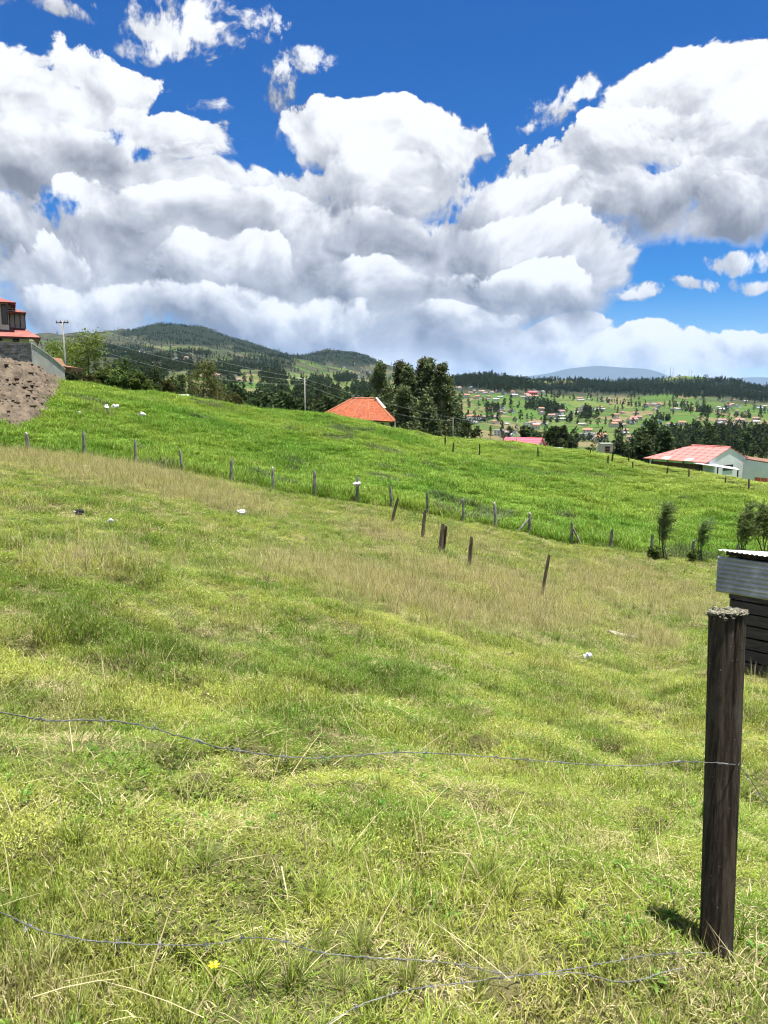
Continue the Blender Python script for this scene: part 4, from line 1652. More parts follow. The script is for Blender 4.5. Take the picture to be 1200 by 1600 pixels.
def barbed_wire(label, pts, pitch=.028, every=.105, seed=0):
    P = spline([at(*p) for p in pts])
    g = np.random.default_rng(seed)
    for i, p in enumerate(P):
        p += Vector((g.normal(0, .0006), g.normal(0, .0006), g.normal(0, .0008)))
    mb = MB()
    L = [0]
    for i in range(1, len(P)):
        L.append(L[-1] + (P[i] - P[i - 1]).length)
    for s in (0, math.pi):
        Q = []
        for i, p in enumerate(P):
            d = (P[min(i + 1, len(P) - 1)] - P[max(i - 1, 0)]).normalized()
            a = d.orthogonal().normalized()
            a = Vector((0, 0, 1)) - d * d.z
            a.normalize()
            b = d.cross(a)
            t = L[i] / pitch * 2 * math.pi + s
            Q.append(p + (a * math.cos(t) + b * math.sin(t)) * .0010)
        mb.tube(Q, .0009, 5)
    o = mb.build('barbed_wire', M_STEEL, None, smooth=True)
    tag(o, label, 'barbed wire', 'strands of barbed wire at the near post')
    nxt = .04
    for i in range(2, len(P) - 2):
        if L[i] >= nxt:
            nxt += every * (.85 + .3 * g.random())
            d = (P[i + 1] - P[i - 1]).normalized()
            a = Vector((0, 0, 1)) - d * d.z
            a.normalize()
            b = d.cross(a)
            bb = MB()
            for q in range(2):
                t = g.random() * 6.283
                c = P[i] + d * (.004 * q)
                ring = [c + (a * math.cos(t + k * .9) + b * math.sin(t + k * .9)) * .0030 + d * .0012 * k for k in range(6)]
                e0 = (a * math.cos(t - .9) + b * math.sin(t - .9)) * .013 + d * g.normal(0, .004)
                e1 = (a * math.cos(t + 2.6) + b * math.sin(t + 2.6)) * .013 + d * g.normal(0, .004)
                bb.tube([c + e0] + ring + [c + e1], [.0004] + [.0010] * 6 + [.0004], 4)
            bb.build('barb', M_STEEL, o)


D = POST_D
barbed_wire('slack upper barbed wire stapled at mid height of the thick post',
            [(-160, 1085, 1.15), (-60, 1100, 1.22), (5, 1113, 1.28), (70, 1125, 1.34), (140, 1125, 1.40), (205, 1130, 1.46), (300, 1155, 1.56), (355, 1170, 1.62), (470, 1184, 1.72),
             (560, 1180, 1.80), (640, 1175, 1.87), (760, 1182, 1.98), (860, 1190, 2.07), (985, 1197, 2.18), (1060, 1190, 2.25), (1100, 1191, D - .075), (1142, 1194, D - .064)], seed=1)
barbed_wire('short barbed wire end running on behind the thick post towards the shed',
            [(1143, 1194, D - .07), (1156, 1199, D - .02), (1175, 1222, D + .05), (1192, 1248, D + .10), (1215, 1275, D + .16)], seed=2)
barbed_wire('sagging lower barbed wire hanging just over the near turf',
            [(-130, 1370, 1.38), (-60, 1400, 1.42), (0, 1425, 1.46), (60, 1452, 1.5), (130, 1468, 1.55), (200, 1474, 1.6), (290, 1477, 1.67), (340, 1474, 1.71), (385, 1466, 1.75), (440, 1470, 1.79),
             (500, 1488, 1.84), (600, 1498, 1.9), (700, 1504, 1.97), (780, 1520, 2.0), (850, 1523, 2.05), (900, 1520, 2.1), (960, 1533, 2.13), (1000, 1531, 2.16), (1040, 1518, 2.2), (1070, 1512, 2.22)], seed=3)
barbed_wire('loose barbed wire looping from the foot of the thick post',
            [(470, 1625, 1.78), (560, 1572, 1.84), (640, 1547, 1.91), (720, 1536, 1.97), (800, 1526, 2.02), (880, 1516, 2.1), (960, 1502, 2.18), (1030, 1491, 2.26), (1075, 1489, D - .064), (1112, 1489, D - .056)], seed=4)


# ------------------------------------------------------------------ small fence posts
def post_mesh(seed, H, rad, m, pointed=True, n=8):
    g = np.random.default_rng(seed)
    V, F = [], []
    rows = 7
    off = g.normal(0, .004, (rows, 2)).cumsum(0)
    for j in range(rows):
        t = j / (rows - 1)
        z = -.25 + (H + .25) * t
        r = rad * (1.08 - .18 * t)
        for k in range(n):
            a = k / n * 6.283
            q = r * (1 + .16 * math.sin(a * 2 + seed) + g.normal(0, .06))
            zz = z
            if j == rows - 1:
                zz += (.05 if pointed else .012) * math.cos(a - seed) + g.normal(0, .008)
                q *= .8
            V.append((off[j, 0] + q * math.cos(a), off[j, 1] + q * math.sin(a), zz))
    for j in range(rows - 1):
        for k in range(n):
            F.append((j * n + k, j * n + (k + 1) % n, (j + 1) * n + (k + 1) % n, (j + 1) * n + k))
    F.append(tuple(range((rows - 1) * n, rows * n)))
    return mesh_np('post', V, F, [m], smooth=False)


def old_fence():
    k = 0
    for i, (px, py) in enumerate(FENCE_PX):
        a = math.atan2((px - 600) / FPX, .995)
        r = float(fence_r(a)) + .12
        x, y = r * math.sin(a), r * math.cos(a)
        z = gz1(x, y)
        H = 1.12 if i < 12 else (1.0 if i < 15 else .95)
        zt = at(px, py, math.hypot(x, y) * math.cos(a)).z
        ob = link('fence_post', post_mesh(40 + i, H, .075, M_GREYPOST), None, (x, y, max(z, zt) if abs(z - zt) < .5 else z))
        ob.rotation_euler = (R(random.uniform(-3, 3)), R(random.uniform(-4, 4)), random.random())
        tag(ob, 'weathered grey post, %s from the dirt mound in the old fence' % ORD[i],
            'fence post', 'grey posts of the old fence below the green field')
        if px in (829, 896):
            s = -1 if px == 829 else 1
            mb = MB()
            p0 = Vector((x + s * .05, y - .06, z + H * .9))
            p1 = Vector((x + s * .62, y - .10, gz1(x + s * .62, y - .1) - .05))
            mb.tube([p0, p0.lerp(p1, .4) + Vector((0, 0, .01)), p1], [.055, .06, .062], 7)
            o = mb.build('brace_pole', M_GREYPOST)
            tag(o, 'grey brace pole slanting down to the %s of its old fence post' % ('left' if s < 0 else 'right'), 'brace pole')


old_fence()


def dark_fence():
    spec = [(612, 815, 779, 622, 'leaning dark post where the inner fence meets the grassy bank'),
            (660, 842, 797, 664, 'dark post of the inner fence, next after the leaning one by the bank'),
            (688, 862, 819, 692, 'thick dark post at the middle of the inner fence with a stub beside it'),
            (733, 887, 839, 737, 'straight dark post of the inner fence, second nearest to the viewer'),
            (847, 930, 867, 858, 'tall dark post tilting right, standing alone in the dry grass')]
    for i, (px, pb, pt, pxt, lab) in enumerate(spec):
        b = ground_hit(px, pb)
        d = b.y * CT - b.z * ST
        t = at(pxt, pt, d)
        H = (t - b).length
        o = link('fence_post', post_mesh(90 + i, H, .06 + .02 * (i == 2), M_DARKPOST, False), None, b)
        o.rotation_euler = (t - b).to_track_quat('Z', 'X').to_euler()
        tag(o, lab, 'fence post', 'dark posts of the inner fence')
        if i == 2:
            b2 = b + Vector((.13, .1, 0))
            s = link('fence_post', post_mesh(98, H * .93, .05, M_DARKPOST, False), None, b2)
            s.rotation_euler = (R(2), R(5), 0)
            tag(s, 'thinner dark post touching the thick middle post of the inner fence', 'fence post', 'dark posts of the inner fence')


dark_fence()


def crest_fence():
    spec = [(696, 694, 682), (708, 708, 692), (749, 711, 695), (841, 714, 700), (922, 712, 704), (950, 727, 715), (956, 722, 705), (982, 721, 707), (988, 733, 724), (1042, 729, 719), (1077, 734, 721),
            (1134, 745, 736), (1171, 752, 737)]
    names = ['first', 'second', 'third', 'fourth', 'fifth', 'sixth', 'seventh', 'eighth', 'ninth', 'tenth', 'eleventh', 'twelfth', 'thirteenth']
    for i, (px, pb, pt) in enumerate(spec):
        b = ground_hit(px, pb + 1, 40, 86)
        if project(*b)[1] > pb + 6 or b.length > 85.5:
            a = azt(px, pb)[0]
            r = 79 - max(0, (px - 850) / 30)
            b = Vector((r * math.sin(a), r * math.cos(a), gz1(r * math.sin(a), r * math.cos(a))))
        d = b.y * CT - b.z * ST
        H = max(.6, (pb - pt + 1) / FPX * d + .1)
        o = link('fence_post', post_mesh(140 + i, H, .07, M_DARKPOST, False), None, b)
        o.rotation_euler = (R(random.uniform(-5, 5)), R(random.uniform(-7, 7)), 0)
        tag(o, 'thin dark post on the field crest, %s counted from the tall trees rightwards' % names[i], 'fence post', 'posts along the crest of the field')


crest_fence()


# ------------------------------------------------------------------ shed at the frame edge
def build_shed():
    A = at(1141, 935, 12.62)
    u = Vector((.70, -.714, 0)).normalized()           # along the wall towards the viewer
    v = Vector((-u.y, u.x, 0))                         # away behind the wall
    ztop = at(1130, 867, 12.62).z
    zbot = gz1(A.x, A.y) - .12
    L, Dp = 4.2, 3.0
    o = empty('shed', (A.x, A.y, zbot))
    tag(o, 'dark plank shed with corrugated zinc sheets behind the thick post', 'shed')
    M = Matrix(((u.x, v.x, 0, 0), (u.y, v.y, 0, 0), (0, 0, 1, 0), (0, 0, 0, 1)))
    Hs = ztop - zbot
    panel_h = .62
    y = 0.0
    g = np.random.default_rng(9)
    z = -.55
    k = 0
    while z < Hs - panel_h + .15:
        h = .2 + g.normal(0, .012)
        mb = MB()
        mb.box((.0 + g.normal(0, .01), -.012 + g.normal(0, .006), z), (L, .012, z + h - .028), M=M)
        mb.build('plank', M_PLANK, o)
        # end wall planks
        mb = MB()
        mb.box((-.01, .02, z), (.014, Dp, z + h - .012), M=M)
        mb.build('plank', M_PLANK, o)
        MB().box((L + .004, -.01, z), (L + .028, Dp, z + h - .02), M=M).build('plank', M_PLANK, o)
        MB().box((.0, Dp + .004, z), (L, Dp + .028, z + h - .02), M=M).build('plank', M_PLANK, o)
        z += h
        k += 1
    for (x0, yy) in ((.04, .06), (L * .5, .06), (L - .08, .06), (.04, Dp - .1)):
        MB().box((x0, yy, -.6), (x0 + .09, yy + .09, Hs - .02), M=M).build('corner_post', M_DARKPOST, o)
    MB().box((.02, .05, Hs - .10), (L, .13, Hs - .02), M=M).build('wall_plate', M_DARKPOST, o)
    # corrugated upper sheets: ribs run along the wall
    def corr(name, x0, x1, z0, z1, yoff, m):
        mb = MB()
        n = 60
        for i in range(n + 1):
            pass
        V, F = [], []
        for i in range(n + 1):
            t = i / n
            zz = z0 + (z1 - z0) * t
            yy = yoff + .011 * math.cos(t * (z1 - z0) / .076 * 2 * math.pi)
            for xx in (x0, x1):
                V.append(M @ Vector((xx, yy, zz)))
        for i in range(n):
            F.append((2 * i, 2 * i + 1, 2 * i + 3, 2 * i + 2))
        me = mesh_np(name, [tuple(p) for p in V], F, [m], smooth=True)
        ob = link(name, me, o)
        ob.modifiers.new('gauge', 'SOLIDIFY').thickness = .002
        return ob
    corr('zinc_sheet', -.22, 1.7, Hs - panel_h, Hs - .02, -.06, M_ZINC)
    corr('zinc_sheet', 1.62, 3.6, Hs - panel_h - .03, Hs - .03, -.075, M_ZINC)
    # roof sheets: ribs run down the slope (away from the wall)
    V, F = [], []
    n = 190
    for i in range(n + 1):
        xx = -.18 + (L + .3) * i / n
        zz = .012 * math.cos((xx + .18) / .076 * 2 * math.pi)
        V.append(M @ Vector((xx, -.16, Hs + .10 + zz)))
        V.append(M @ Vector((xx, Dp + .2, Hs - .42 + zz)))
    for i in range(n):
        F.append((2 * i, 2 * i + 2, 2 * i + 3, 2 * i + 1))
    ob = link('roof', mesh_np('roof', [tuple(p) for p in V], F, [M_ROOFSHEET], smooth=True), o)
    ob.modifiers.new('gauge', 'SOLIDIFY').thickness = .003
    for yy in (.02, Dp * .5):
        MB().box((-.12, yy, Hs - .0 - .16 * yy), (L, yy + .06, Hs + .062 - .16 * yy), M=M).build('rafter', M_DARKPOST, o)


build_shed()


# ------------------------------------------------------------------ left: mound, walls, house
def build_mound():
    m = speckled('loose_soil', (0.048, 0.037, 0.026), (0.130, 0.102, 0.072), 1.8, detail=8, c3=(0.095, 0.076, 0.055), bump=.5, bscale=9.0)
    az0, az1 = azt(-330, 600)[0], azt(125, 600)[0]
    A, Rr = np.meshgrid(np.linspace(az0, az1, 260), np.linspace(39, 66, 220))
    x, y = (Rr * np.sin(A)).ravel(), (Rr * np.cos(A)).ravel()
    a, r = A.ravel(), Rr.ravel()
    ae = azt(108, 600)[0]
    front = 41.5 + 9.5 * np.clip((a - azt(20, 600)[0]) / (ae - azt(20, 600)[0]), 0, 1) ** 1.3 + .5 * fbm(a * 60, a * 0, 3, 4)
    rise = np.clip((r - front) / 14.0, 0, 1) ** .85
    side = np.clip((ae - a) / .035, 0, 1) ** .8
    top = np.interp(a, [azt(-330, 0)[0], azt(0, 0)[0], azt(50, 0)[0], azt(108, 0)[0]], [2.0, 1.25, .85, .25])
    h = top * rise * side
    h *= np.clip((66 - r) / 4, 0, 1)
    msk = np.clip(h / .25, 0, 1)
    clod = .5 * fbm(x * 1.1, y * 1.1, 4, 411) + .3 * np.abs(fbm(x * 3, y * 3, 3, 417)) + .10 * fbm(x * 6, y * 6, 2, 419)
    z = near_z(x, y) + h + msk * clod - .15 * (1 - msk) - .05
    n, k = Rr.shape
    i = np.arange((n - 1) * (k - 1))
    q = (i // (k - 1)) * k + i % (k - 1)
    F = np.stack([q, q + 1, q + k + 1, q + k], 1)
    keep = (h[F].max(1) > 0)
    me = mesh_np('dirt_mound', np.stack([x, y, z], 1), F[keep], [m], smooth=True)
    o = link('dirt_mound', me)
    tag(o, 'heap of bare brown earth below the grey block wall', 'dirt mound')
    # loose clods
    g = np.random.default_rng(8)
    mb = MB()
    idx = np.nonzero((h > .05) & (msk > .3))[0]
    for j in g.choice(idx, 1700):
        s = .04 + .22 * g.random() ** 3
        c = np.array([x[j], y[j], z[j] + s * .2])
        V = [c + s * (.7 + .5 * g.random()) * np.array(p) for p in ((1, 0, 0), (-1, 0, 0), (0, 1, 0), (0, -1, 0), (0, 0, .8), (0, 0, -.8))]
        mb.add(V, [(0, 2, 4), (2, 1, 4), (1, 3, 4), (3, 0, 4), (2, 0, 5), (1, 2, 5), (3, 1, 5), (0, 3, 5)])
    c = mb.build('clods', m, o)
    c['kind'] = 'stuff'


build_mound()


def wall_strip(name, tops, zb, thick, m, parent=None):
    """upright wall under a polyline of top points, down to zb below each"""
    mb = MB()
    for a, b in zip(tops[:-1], tops[1:]):
        a, b = Vector(a), Vector(b)
        d = (b - a)
        n = Vector((d.y, -d.x, 0)).normalized() * -thick
        V = [a, b, b + n, a + n]
        V += [Vector((p.x, p.y, z)) for p, z in zip((a, b, b + n, a + n), (zb[0], zb[1], zb[1], zb[0]))]
        mb.add(V, [(0, 1, 2, 3), (7, 6, 5, 4), (4, 5, 1, 0), (5, 6, 2, 1), (6, 7, 3, 2), (7, 4, 0, 3)])
    return mb.build(name, m, parent)


def build_left_walls():
    c = at(48, 536, 60.0)
    o = empty('retaining_wall', (c.x, c.y, 0))
    tag(o, 'rough dark grey block wall standing above the dirt mound', 'wall')
    l = at(-150, 532, 58.0)
    # courses of blocks
    zb = c.z - 3.2
    u = (Vector((l.x, l.y, 0)) - Vector((c.x, c.y, 0)))
    Lw = u.length
    u.normalize()
    v = Vector((u.y, -u.x, 0))
    if v.y < 0:
        v = -v
    M = Matrix(((u.x, v.x, 0, c.x), (u.y, v.y, 0, c.y), (0, 0, 1, 0), (0, 0, 0, 1)))
    MB().box((.0, .03, zb), (Lw, .2, c.z - .01), M=M).build('wall_core', M_DARKBLOCK, o)
    g = np.random.default_rng(5)
    mb = MB()
    z = zb
    row = 0
    while z < c.z - .1:
        x = -.2 * (row % 2) + .004
        while x < Lw:
            h = min(.19, c.z - z - .004)
            x0 = max(x, .004)
            mb.box((x0, g.normal(-.01, .006), z), (min(x + .385, Lw), .03, z + h), M=M)
            x += .4
        z += .2
        row += 1
    q = mb.build('blocks', M_DARKBLOCK, o)
    q['kind'] = 'stuff'
    # pale concrete wall going downhill behind
    e = at(101, 577, 67.0)
    c2 = at(49, 537, 60.06)
    o2 = empty('concrete_wall', (c2.x, c2.y, 0))
    tag(o2, 'pale concrete wall stepping downhill from the dark block wall to the pole', 'wall')
    mid = at(74, 554, 63.2)
    w = wall_strip('wall_panel', [c2, mid, e], (c2.z - 3.2, e.z - 2.6), .18, M_CONCRETE, o2)
    cap = MB()
    cap.tube([c2 + Vector((0, .08, .03)), mid + Vector((0, .08, .03)), e + Vector((0, .08, .03))], .07, 4)
    cap.build('coping', M_CONCRETE, o2)
    o.location = (0, 0, 0)
    o2.location = (0, 0, 0)


build_left_walls()


def window(parent, M, x0, x1, z0, z1, y=0.0, panes=1, glass=None):
    """framed window proud of a wall whose outside is local -y"""
    w = MB()
    f = .06
    for a, b, c, d in ((x0, x1, z0, z0 + f), (x0, x1, z1 - f, z1), (x0, x0 + f, z0 + f, z1 - f), (x1 - f, x1, z0 + f, z1 - f)):
        w.box((a, y - .05, c), (b, y + .02, d), M=M)
    for k in range(1, panes):
        xx = x0 + (x1 - x0) * k / panes
        w.box((xx - f / 2, y - .05, z0 + f), (xx + f / 2, y + .02, z1 - f), M=M)
    o = w.build('window', M_FRAME, parent)
    for k in range(panes):
        a = x0 + (x1 - x0) * k / panes + f * .6
        b = x0 + (x1 - x0) * (k + 1) / panes - f * .6
        MB().box((a, y - .018, z0 + f * .9), (b, y + .01, z1 - f * .9), M=M).build('pane', glass or M_GLASS, o)
    return o


def build_left_house():
    d = 68.0
    s = d / FPX * .9
    O = at(0, 536, d)

    def X(px):
        return px * s

    def Z(py):
        return at(0, py, d).z - O.z
    o = empty('house', O, .45)
    tag(o, 'two-storey cream house with red tiled roofs behind the block wall', 'house')
    I = Matrix.Identity(4)
    MB().box((X(-230), 0, Z(600)), (X(16), 8, Z(474)), M=I).build('wall', M_CREAM, o)
    MB().box((X(16) + .003, .8, Z(600)), (X(43), 7, Z(483)), M=I).build('wall', M_CREAM, o)
    MB().box((X(-30), -1.2, Z(600)), (X(46), -.003, Z(529)), M=I).build('wall', M_CREAM, o)
    window(o, I, X(5), X(15.4), Z(507), Z(476), 0.0, 1)
    window(o, I, X(17), X(43), Z(514), Z(485), .8, 3, mat('curtained_glass', col=(0.26, 0.235, 0.23), rough=.2))
    window(o, I, X(-16), X(-1), Z(507), Z(478), 0.0, 2)
    window(o, I, X(-8), X(4), Z(534), Z(530), -1.2, 1)
    window(o, I, X(20), X(30), Z(535), Z(529.6), -1.2, 1)
    # upper roof, bay roof, porch roof
    r = MB()
    r.slab([(X(-240), -.9, Z(474)), (X(29), -.9, Z(474)), (X(-20), 4, Z(452)), (X(-240), 4, Z(452))], .12)
    r.slab([(X(29), -.9, Z(474)), (X(29), 8.9, Z(474)), (X(-20), 4, Z(452))], .12)
    r.build('roof', M_RED, o)
    MB().box((X(-239), -.86, Z(476)), (X(28.5), -.80, Z(474.2)), M=I).build('fascia', M_FRAME, o)
    r = MB()
    r.slab([(X(15), -.1, Z(487)), (X(44.5), -.1, Z(487)), (X(36), 3.6, Z(476)), (X(15), 3.6, Z(476))], .12)
    r.slab([(X(44.5), -.1, Z(487)), (X(44.5), 7.3, Z(487)), (X(36), 3.6, Z(476))], .12)
    r.build('bay_roof', M_RED, o)
    r = MB()
    r.slab([(X(-40), -2.1, Z(528)), (X(64), -2.1, Z(528)), (X(40), .78, Z(511)), (X(-40), .78, Z(507))], .12)
    r.slab([(X(64), -2.1, Z(528)), (X(66), 6.5, Z(528)), (X(40), .78, Z(511))], .12)
    r.build('porch_roof', M_RED, o)
    MB().box((X(-40), -2.06, Z(531)), (X(62), -2.0, Z(528.4)), M=I).build('gutter', M_FRAME, o)
    # small brick hut behind
    d = 80.0
    s2 = d / FPX
    O2 = at(98, 584, d)
    h = empty('brick_hut', O2)
    tag(h, 'low orange brick hut with a tiled roof behind the concrete wall', 'hut')
    MB().box((-.8, 0, -2.5), (14 * s2, 3, .7)).build('wall', M_BRICK, h)
    r = MB()
    r.slab([(-1.0, -.25, 1.0), (15 * s2, -.25, .66), (15 * s2, 3.2, .66), (-1.0, 3.2, 1.0)], .1)
    r.slab([(-1.4, -.3, 1.75), (-1.0 + .0, -.3, 1.02), (-1.0, 3.2, 1.02), (-1.4, 3.2, 1.75)], .1)
    r.build('roof', M_BRICK, h)
    MB().box((.1, -.03, -.9), (.6, .0, .1)).build('doorway', M_DARK, h)


build_left_house()


# ------------------------------------------------------------------ houses over the crest
def build_terracotta_house():
    d = 121.0
    s = d / FPX
    O = at(556, 655, d)
    o = empty('tiled_house', O)
    tag(o, 'beige house with a broad terracotta hip roof just over the crest', 'house')
    hw, dp = 59.5 * s, 10.0
    zr = at(556, 623, d).z - O.z + .12
    E = [(-hw, 0, .35), (hw, -0.5, -.35), (hw + .4, dp, -.2), (-hw + .4, dp, .45)]
    r0, r1 = Vector((-1 * s - .5, dp * .45, zr)), Vector((27 * s + .2, dp * .45, zr - .05))
    E = [Vector(p) for p in E]
    for q in ([E[0], E[1], r1, r0], [E[1], E[2], r1], [E[2], E[3], r0, r1], [E[3], E[0], r0]):
        mb = MB()
        mb.slab(q, .14)
        mb.build('roof_slope', M_TERRA, o)
    # ridge and hip cappings
    cap = speckled('ridge_tiles', (0.34, 0.13, 0.065), (0.42, 0.19, 0.11), 3.0)
    for a, b in ((r0, r1), (E[0], r0), (E[1], r1)):
        n = int((b - a).length / .45)
        mb = MB()
        for k in range(n):
            p, q = a.lerp(b, k / n), a.lerp(b, (k + .96) / n)
            mb.tube([p + Vector((0, 0, .05)), q + Vector((0, 0, .03))], .11, 6)
        mb.build('ridge_capping', cap, o)
    for t in (.22, .45, .68):
        a = E[0].lerp(E[1], t)
        b = r0.lerp(r1, t)
        MB().tube([a + Vector((0, -.02, .06)), b + Vector((0, -.02, .06))], .05, 5).build('roof_seam', cap, o)
    # walls
    MB().box((-hw + .9, .9, -7), (hw - .9, dp - .8, -.2)).build('wall', M_BEIGE, o)
    MB().box((hw - 4.2, .2, -7), (hw - .7, .897, -.45)).build('wall', M_BEIGE, o)
    I = Matrix.Identity(4)
    window(o, I, 17 * s, 25 * s, -1.15, -.5, .9, 1)
    window(o, I, 34 * s, 44 * s, -1.2, -.6, .2, 2)
    # parapet slab at the right hip and a chimney
    mb = MB()
    mb.slab([r1 + Vector((.1, -.6, .15)), r1 + Vector((1.5, -.9, -1.55)), r1 + Vector((1.9, .5, -1.5)), r1 + Vector((.4, .4, .2))], .2)
    mb.build('grey_parapet', M_CONCRETE, o)
    MB().box((r0.x - .25, r0.y - .2, zr - .3), (r0.x + .25, r0.y + .2, zr + .45)).box((r0.x - .32, r0.y - .27, zr + .45), (r0.x + .32, r0.y + .27, zr + .53)).build('chimney', M_CONCRETE, o)


build_terracotta_house()


def build_white_house():
    u = Vector((.53, -.848, 0))
    v = Vector((.848, .53, 0))
    ze, zr, zb = -7.12, -5.40, -13.0
    E2 = Vector((39.1, 93.0, 0))
    L, W = 9.4, 9.0
    o = empty('white_house', (E2.x, E2.y, -10))
    tag(o, 'white house with a long salmon-pink metal roof at the edge of the field', 'house')
    M = Matrix.Translation((0, 0, 10)) @ Matrix(((u.x, v.x, 0, 0), (u.y, v.y, 0, 0), (0, 0, 1, 0), (0, 0, 0, 1)))
    M = Matrix.Translation((0, 0, 10)) @ Matrix(((u.x, v.x, 0, 0), (u.y, v.y, 0, 0), (0, 0, 1, 0), (0, 0, 0, 1)))

    def P(a, b, z):
        return M @ Vector((a, b, z))
    # walls: main body with a gable at the near end (a = 0), inside the eaves
    mb = MB()
    e, s = .55, .35
    z1, z2 = ze + .12, zr - .08
    eg = .02
    V = [P(-eg, e, zb), P(-L + e, e, zb), P(-L + e, W - e, zb), P(-eg, W - e, zb), P(-eg, e, z1), P(-L + e, e, z1), P(-L + e, W - e, z1), P(-eg, W - e, z1), P(-eg, W / 2, z2)]
    mb.add(V, [(0, 1, 5, 4), (1, 2, 6, 5), (2, 3, 7, 6), (0, 4, 8, 7, 3), (4, 5, 6, 7)])
    mb.build('wall', M_WHITE, o)
    # roof: two long slopes and a hipped far end; the front slope made of sheets
    hip = 3.9
    a0, a1 = 0.05, -L
    N = 9
    for k in range(N):
        x0, x1 = a0 + (a1 - a0) * k / N, a0 + (a1 - a0) * (k + 1) / N + .02
        def top(x):
            f = 1.0 if x >= a1 + hip else max(0.0, (x - a1) / hip)
            return f
        q = []
        for x in (x0, x1):
            q.append((x, top(x)))
        c = [P(x1, -.1, ze), P(x0, -.1, ze), P(x0, -.1 + (W / 2 + .1) * q[0][1], ze + (zr - ze) * q[0][1]), P(x1, -.1 + (W / 2 + .1) * q[1][1], ze + (zr - ze) * q[1][1])]
        m2 = MB()
        if q[1][1] < .02:
            m2.slab(c[:3], .07)
        else:
            m2.slab(c, .07)
        m2.build('roof_sheet', M_PINK, o)
        if k < N - 1 and q[1][1] > .1:
            MB().tube([c[0] + Vector((0, 0, .03)), c[3] + Vector((0, 0, .03))], .035, 5).build('sheet_seam', M_PINK, o)
    m2 = MB()
    m2.slab([P(a0, W + .1, ze), P(a1, W + .1, ze), P(a1 + hip, W / 2, zr), P(a0, W / 2, zr)], .07)
    m2.slab([P(a1, W + .1, ze), P(a1, -.1, ze), P(a1 + hip, W / 2, zr)], .07)
    m2.build('roof_slope', M_PINK, o)
    MB().tube([P(a0, W / 2, zr + .03), P(a1 + hip, W / 2, zr + .03)], .09, 6).build('ridge_cap', M_PINK, o)
    # pale translucent sheets near the eave
    pale = mat('pale_sheet', col=(0.5, 0.42, 0.40), rough=.5)
    for k in (2.2, 5.6):
        m2 = MB()
        m2.slab([P(-k - 1, -.12, ze + .035), P(-k, -.12, ze + .035), P(-k, .75, ze + .035 + .33), P(-k - 1, .75, ze + .035 + .33)], .02)
        m2.build('pale_sheet', pale, o)
    # gable windows (wall at local a = -e facing +u)
    G = M @ Matrix.Translation((-eg, 0, 0)) @ Matrix(((0, -1, 0, 0), (1, 0, 0, 0), (0, 0, 1, 0), (0, 0, 0, 1)))
    window(o, G, 3.3, 5.3, ze - 1.15, ze - .45, 0.0, 2)
    # porch posts and a dark sheet painting in the shade under the front eave
    for k in range(4):
        MB().box((-1.2 - 2.3 * k, .1, zb), (-1.08 - 2.3 * k, .22, ze - .1), M=M).build('porch_post', M_DARKPOST, o)
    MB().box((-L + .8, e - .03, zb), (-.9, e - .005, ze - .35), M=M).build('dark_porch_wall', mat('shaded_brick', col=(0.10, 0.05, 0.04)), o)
    # lean-to sheet by the near corner
    q = [at(1083, 723.5, 92.5), at(1156, 734.5, 88.5), at(1150, 730.5, 91.5), at(1100, 722.5, 95.5)]
    off = Vector((E2.x, E2.y, -10))
    m2 = MB()
    m2.slab([p - off for p in q], .06)
    m2.build('lean_to_roof', M_ROOFSHEET, o)
    for t in (.05, .55, .97):
        p = q[0].lerp(q[1], t) - off
        MB().box((p.x - .06, p.y + .05, p.z - 5), (p.x + .06, p.y + .17, p.z - .05)).build('lean_to_post', M_DARKPOST, o)
    # lower wing to the right
    wing = empty('white_annex', off + M @ Vector((0, W, -9.0)))
    tag(wing, 'low white annex with brown tiled eave joined to the pink-roofed house', 'annex')
    ox = wing.location
    a, b, c, d = at(1156, 716, 97.5), at(1240, 728, 92), at(1240, 765, 92), at(1156, 757, 97.5)
    m2 = MB()
    m2.slab([d - ox, c - ox, b - ox, a - ox], 3.0)
    m2.build('wall', M_WHITE, wing)
    m2 = MB()
    m2.slab([at(1165, 716.5, 96.85) - ox, at(1242, 728.6, 91.85) - ox, at(1242, 722.5, 95.0) - ox, at(1165, 712.5, 100) - ox], .12)
    m2.build('roof', speckled('brown_tiles', (0.13, 0.065, 0.045), (0.2, 0.115, 0.08), 2.0), wing)
    q = [at(1173, 733, 96.55), at(1185.5, 734.5, 95.7), at(1185.5, 727, 95.7), at(1173, 725.5, 96.55)]
    m2 = MB()
    m2.slab([p - ox + Vector((-.03, -.06, 0)) for p in q], .05)
    wn = m2.build('window', M_GLASS, wing)
    q = [at(1179, 757, 92.2), at(1230, 764, 90), at(1230, 750, 90), at(1179, 745.5, 92.2)]
    gate = empty('red_gate', q[0])
    tag(gate, 'rusty red metal gate in front of the low white annex', 'gate')
    gx = gate.location.copy()
    for k in range(5):
        t0, t1 = k / 5, (k + .93) / 5
        m2 = MB()
        m2.slab([q[0].lerp(q[1], t0) - gx, q[0].lerp(q[1], t1) - gx, q[3].lerp(q[2], t1) - gx, q[3].lerp(q[2], t0) - gx], .06)
        m2.build('panel', speckled('red_paint', (0.30, 0.06, 0.035), (0.42, 0.11, 0.06), 2.0), gate)


build_white_house()


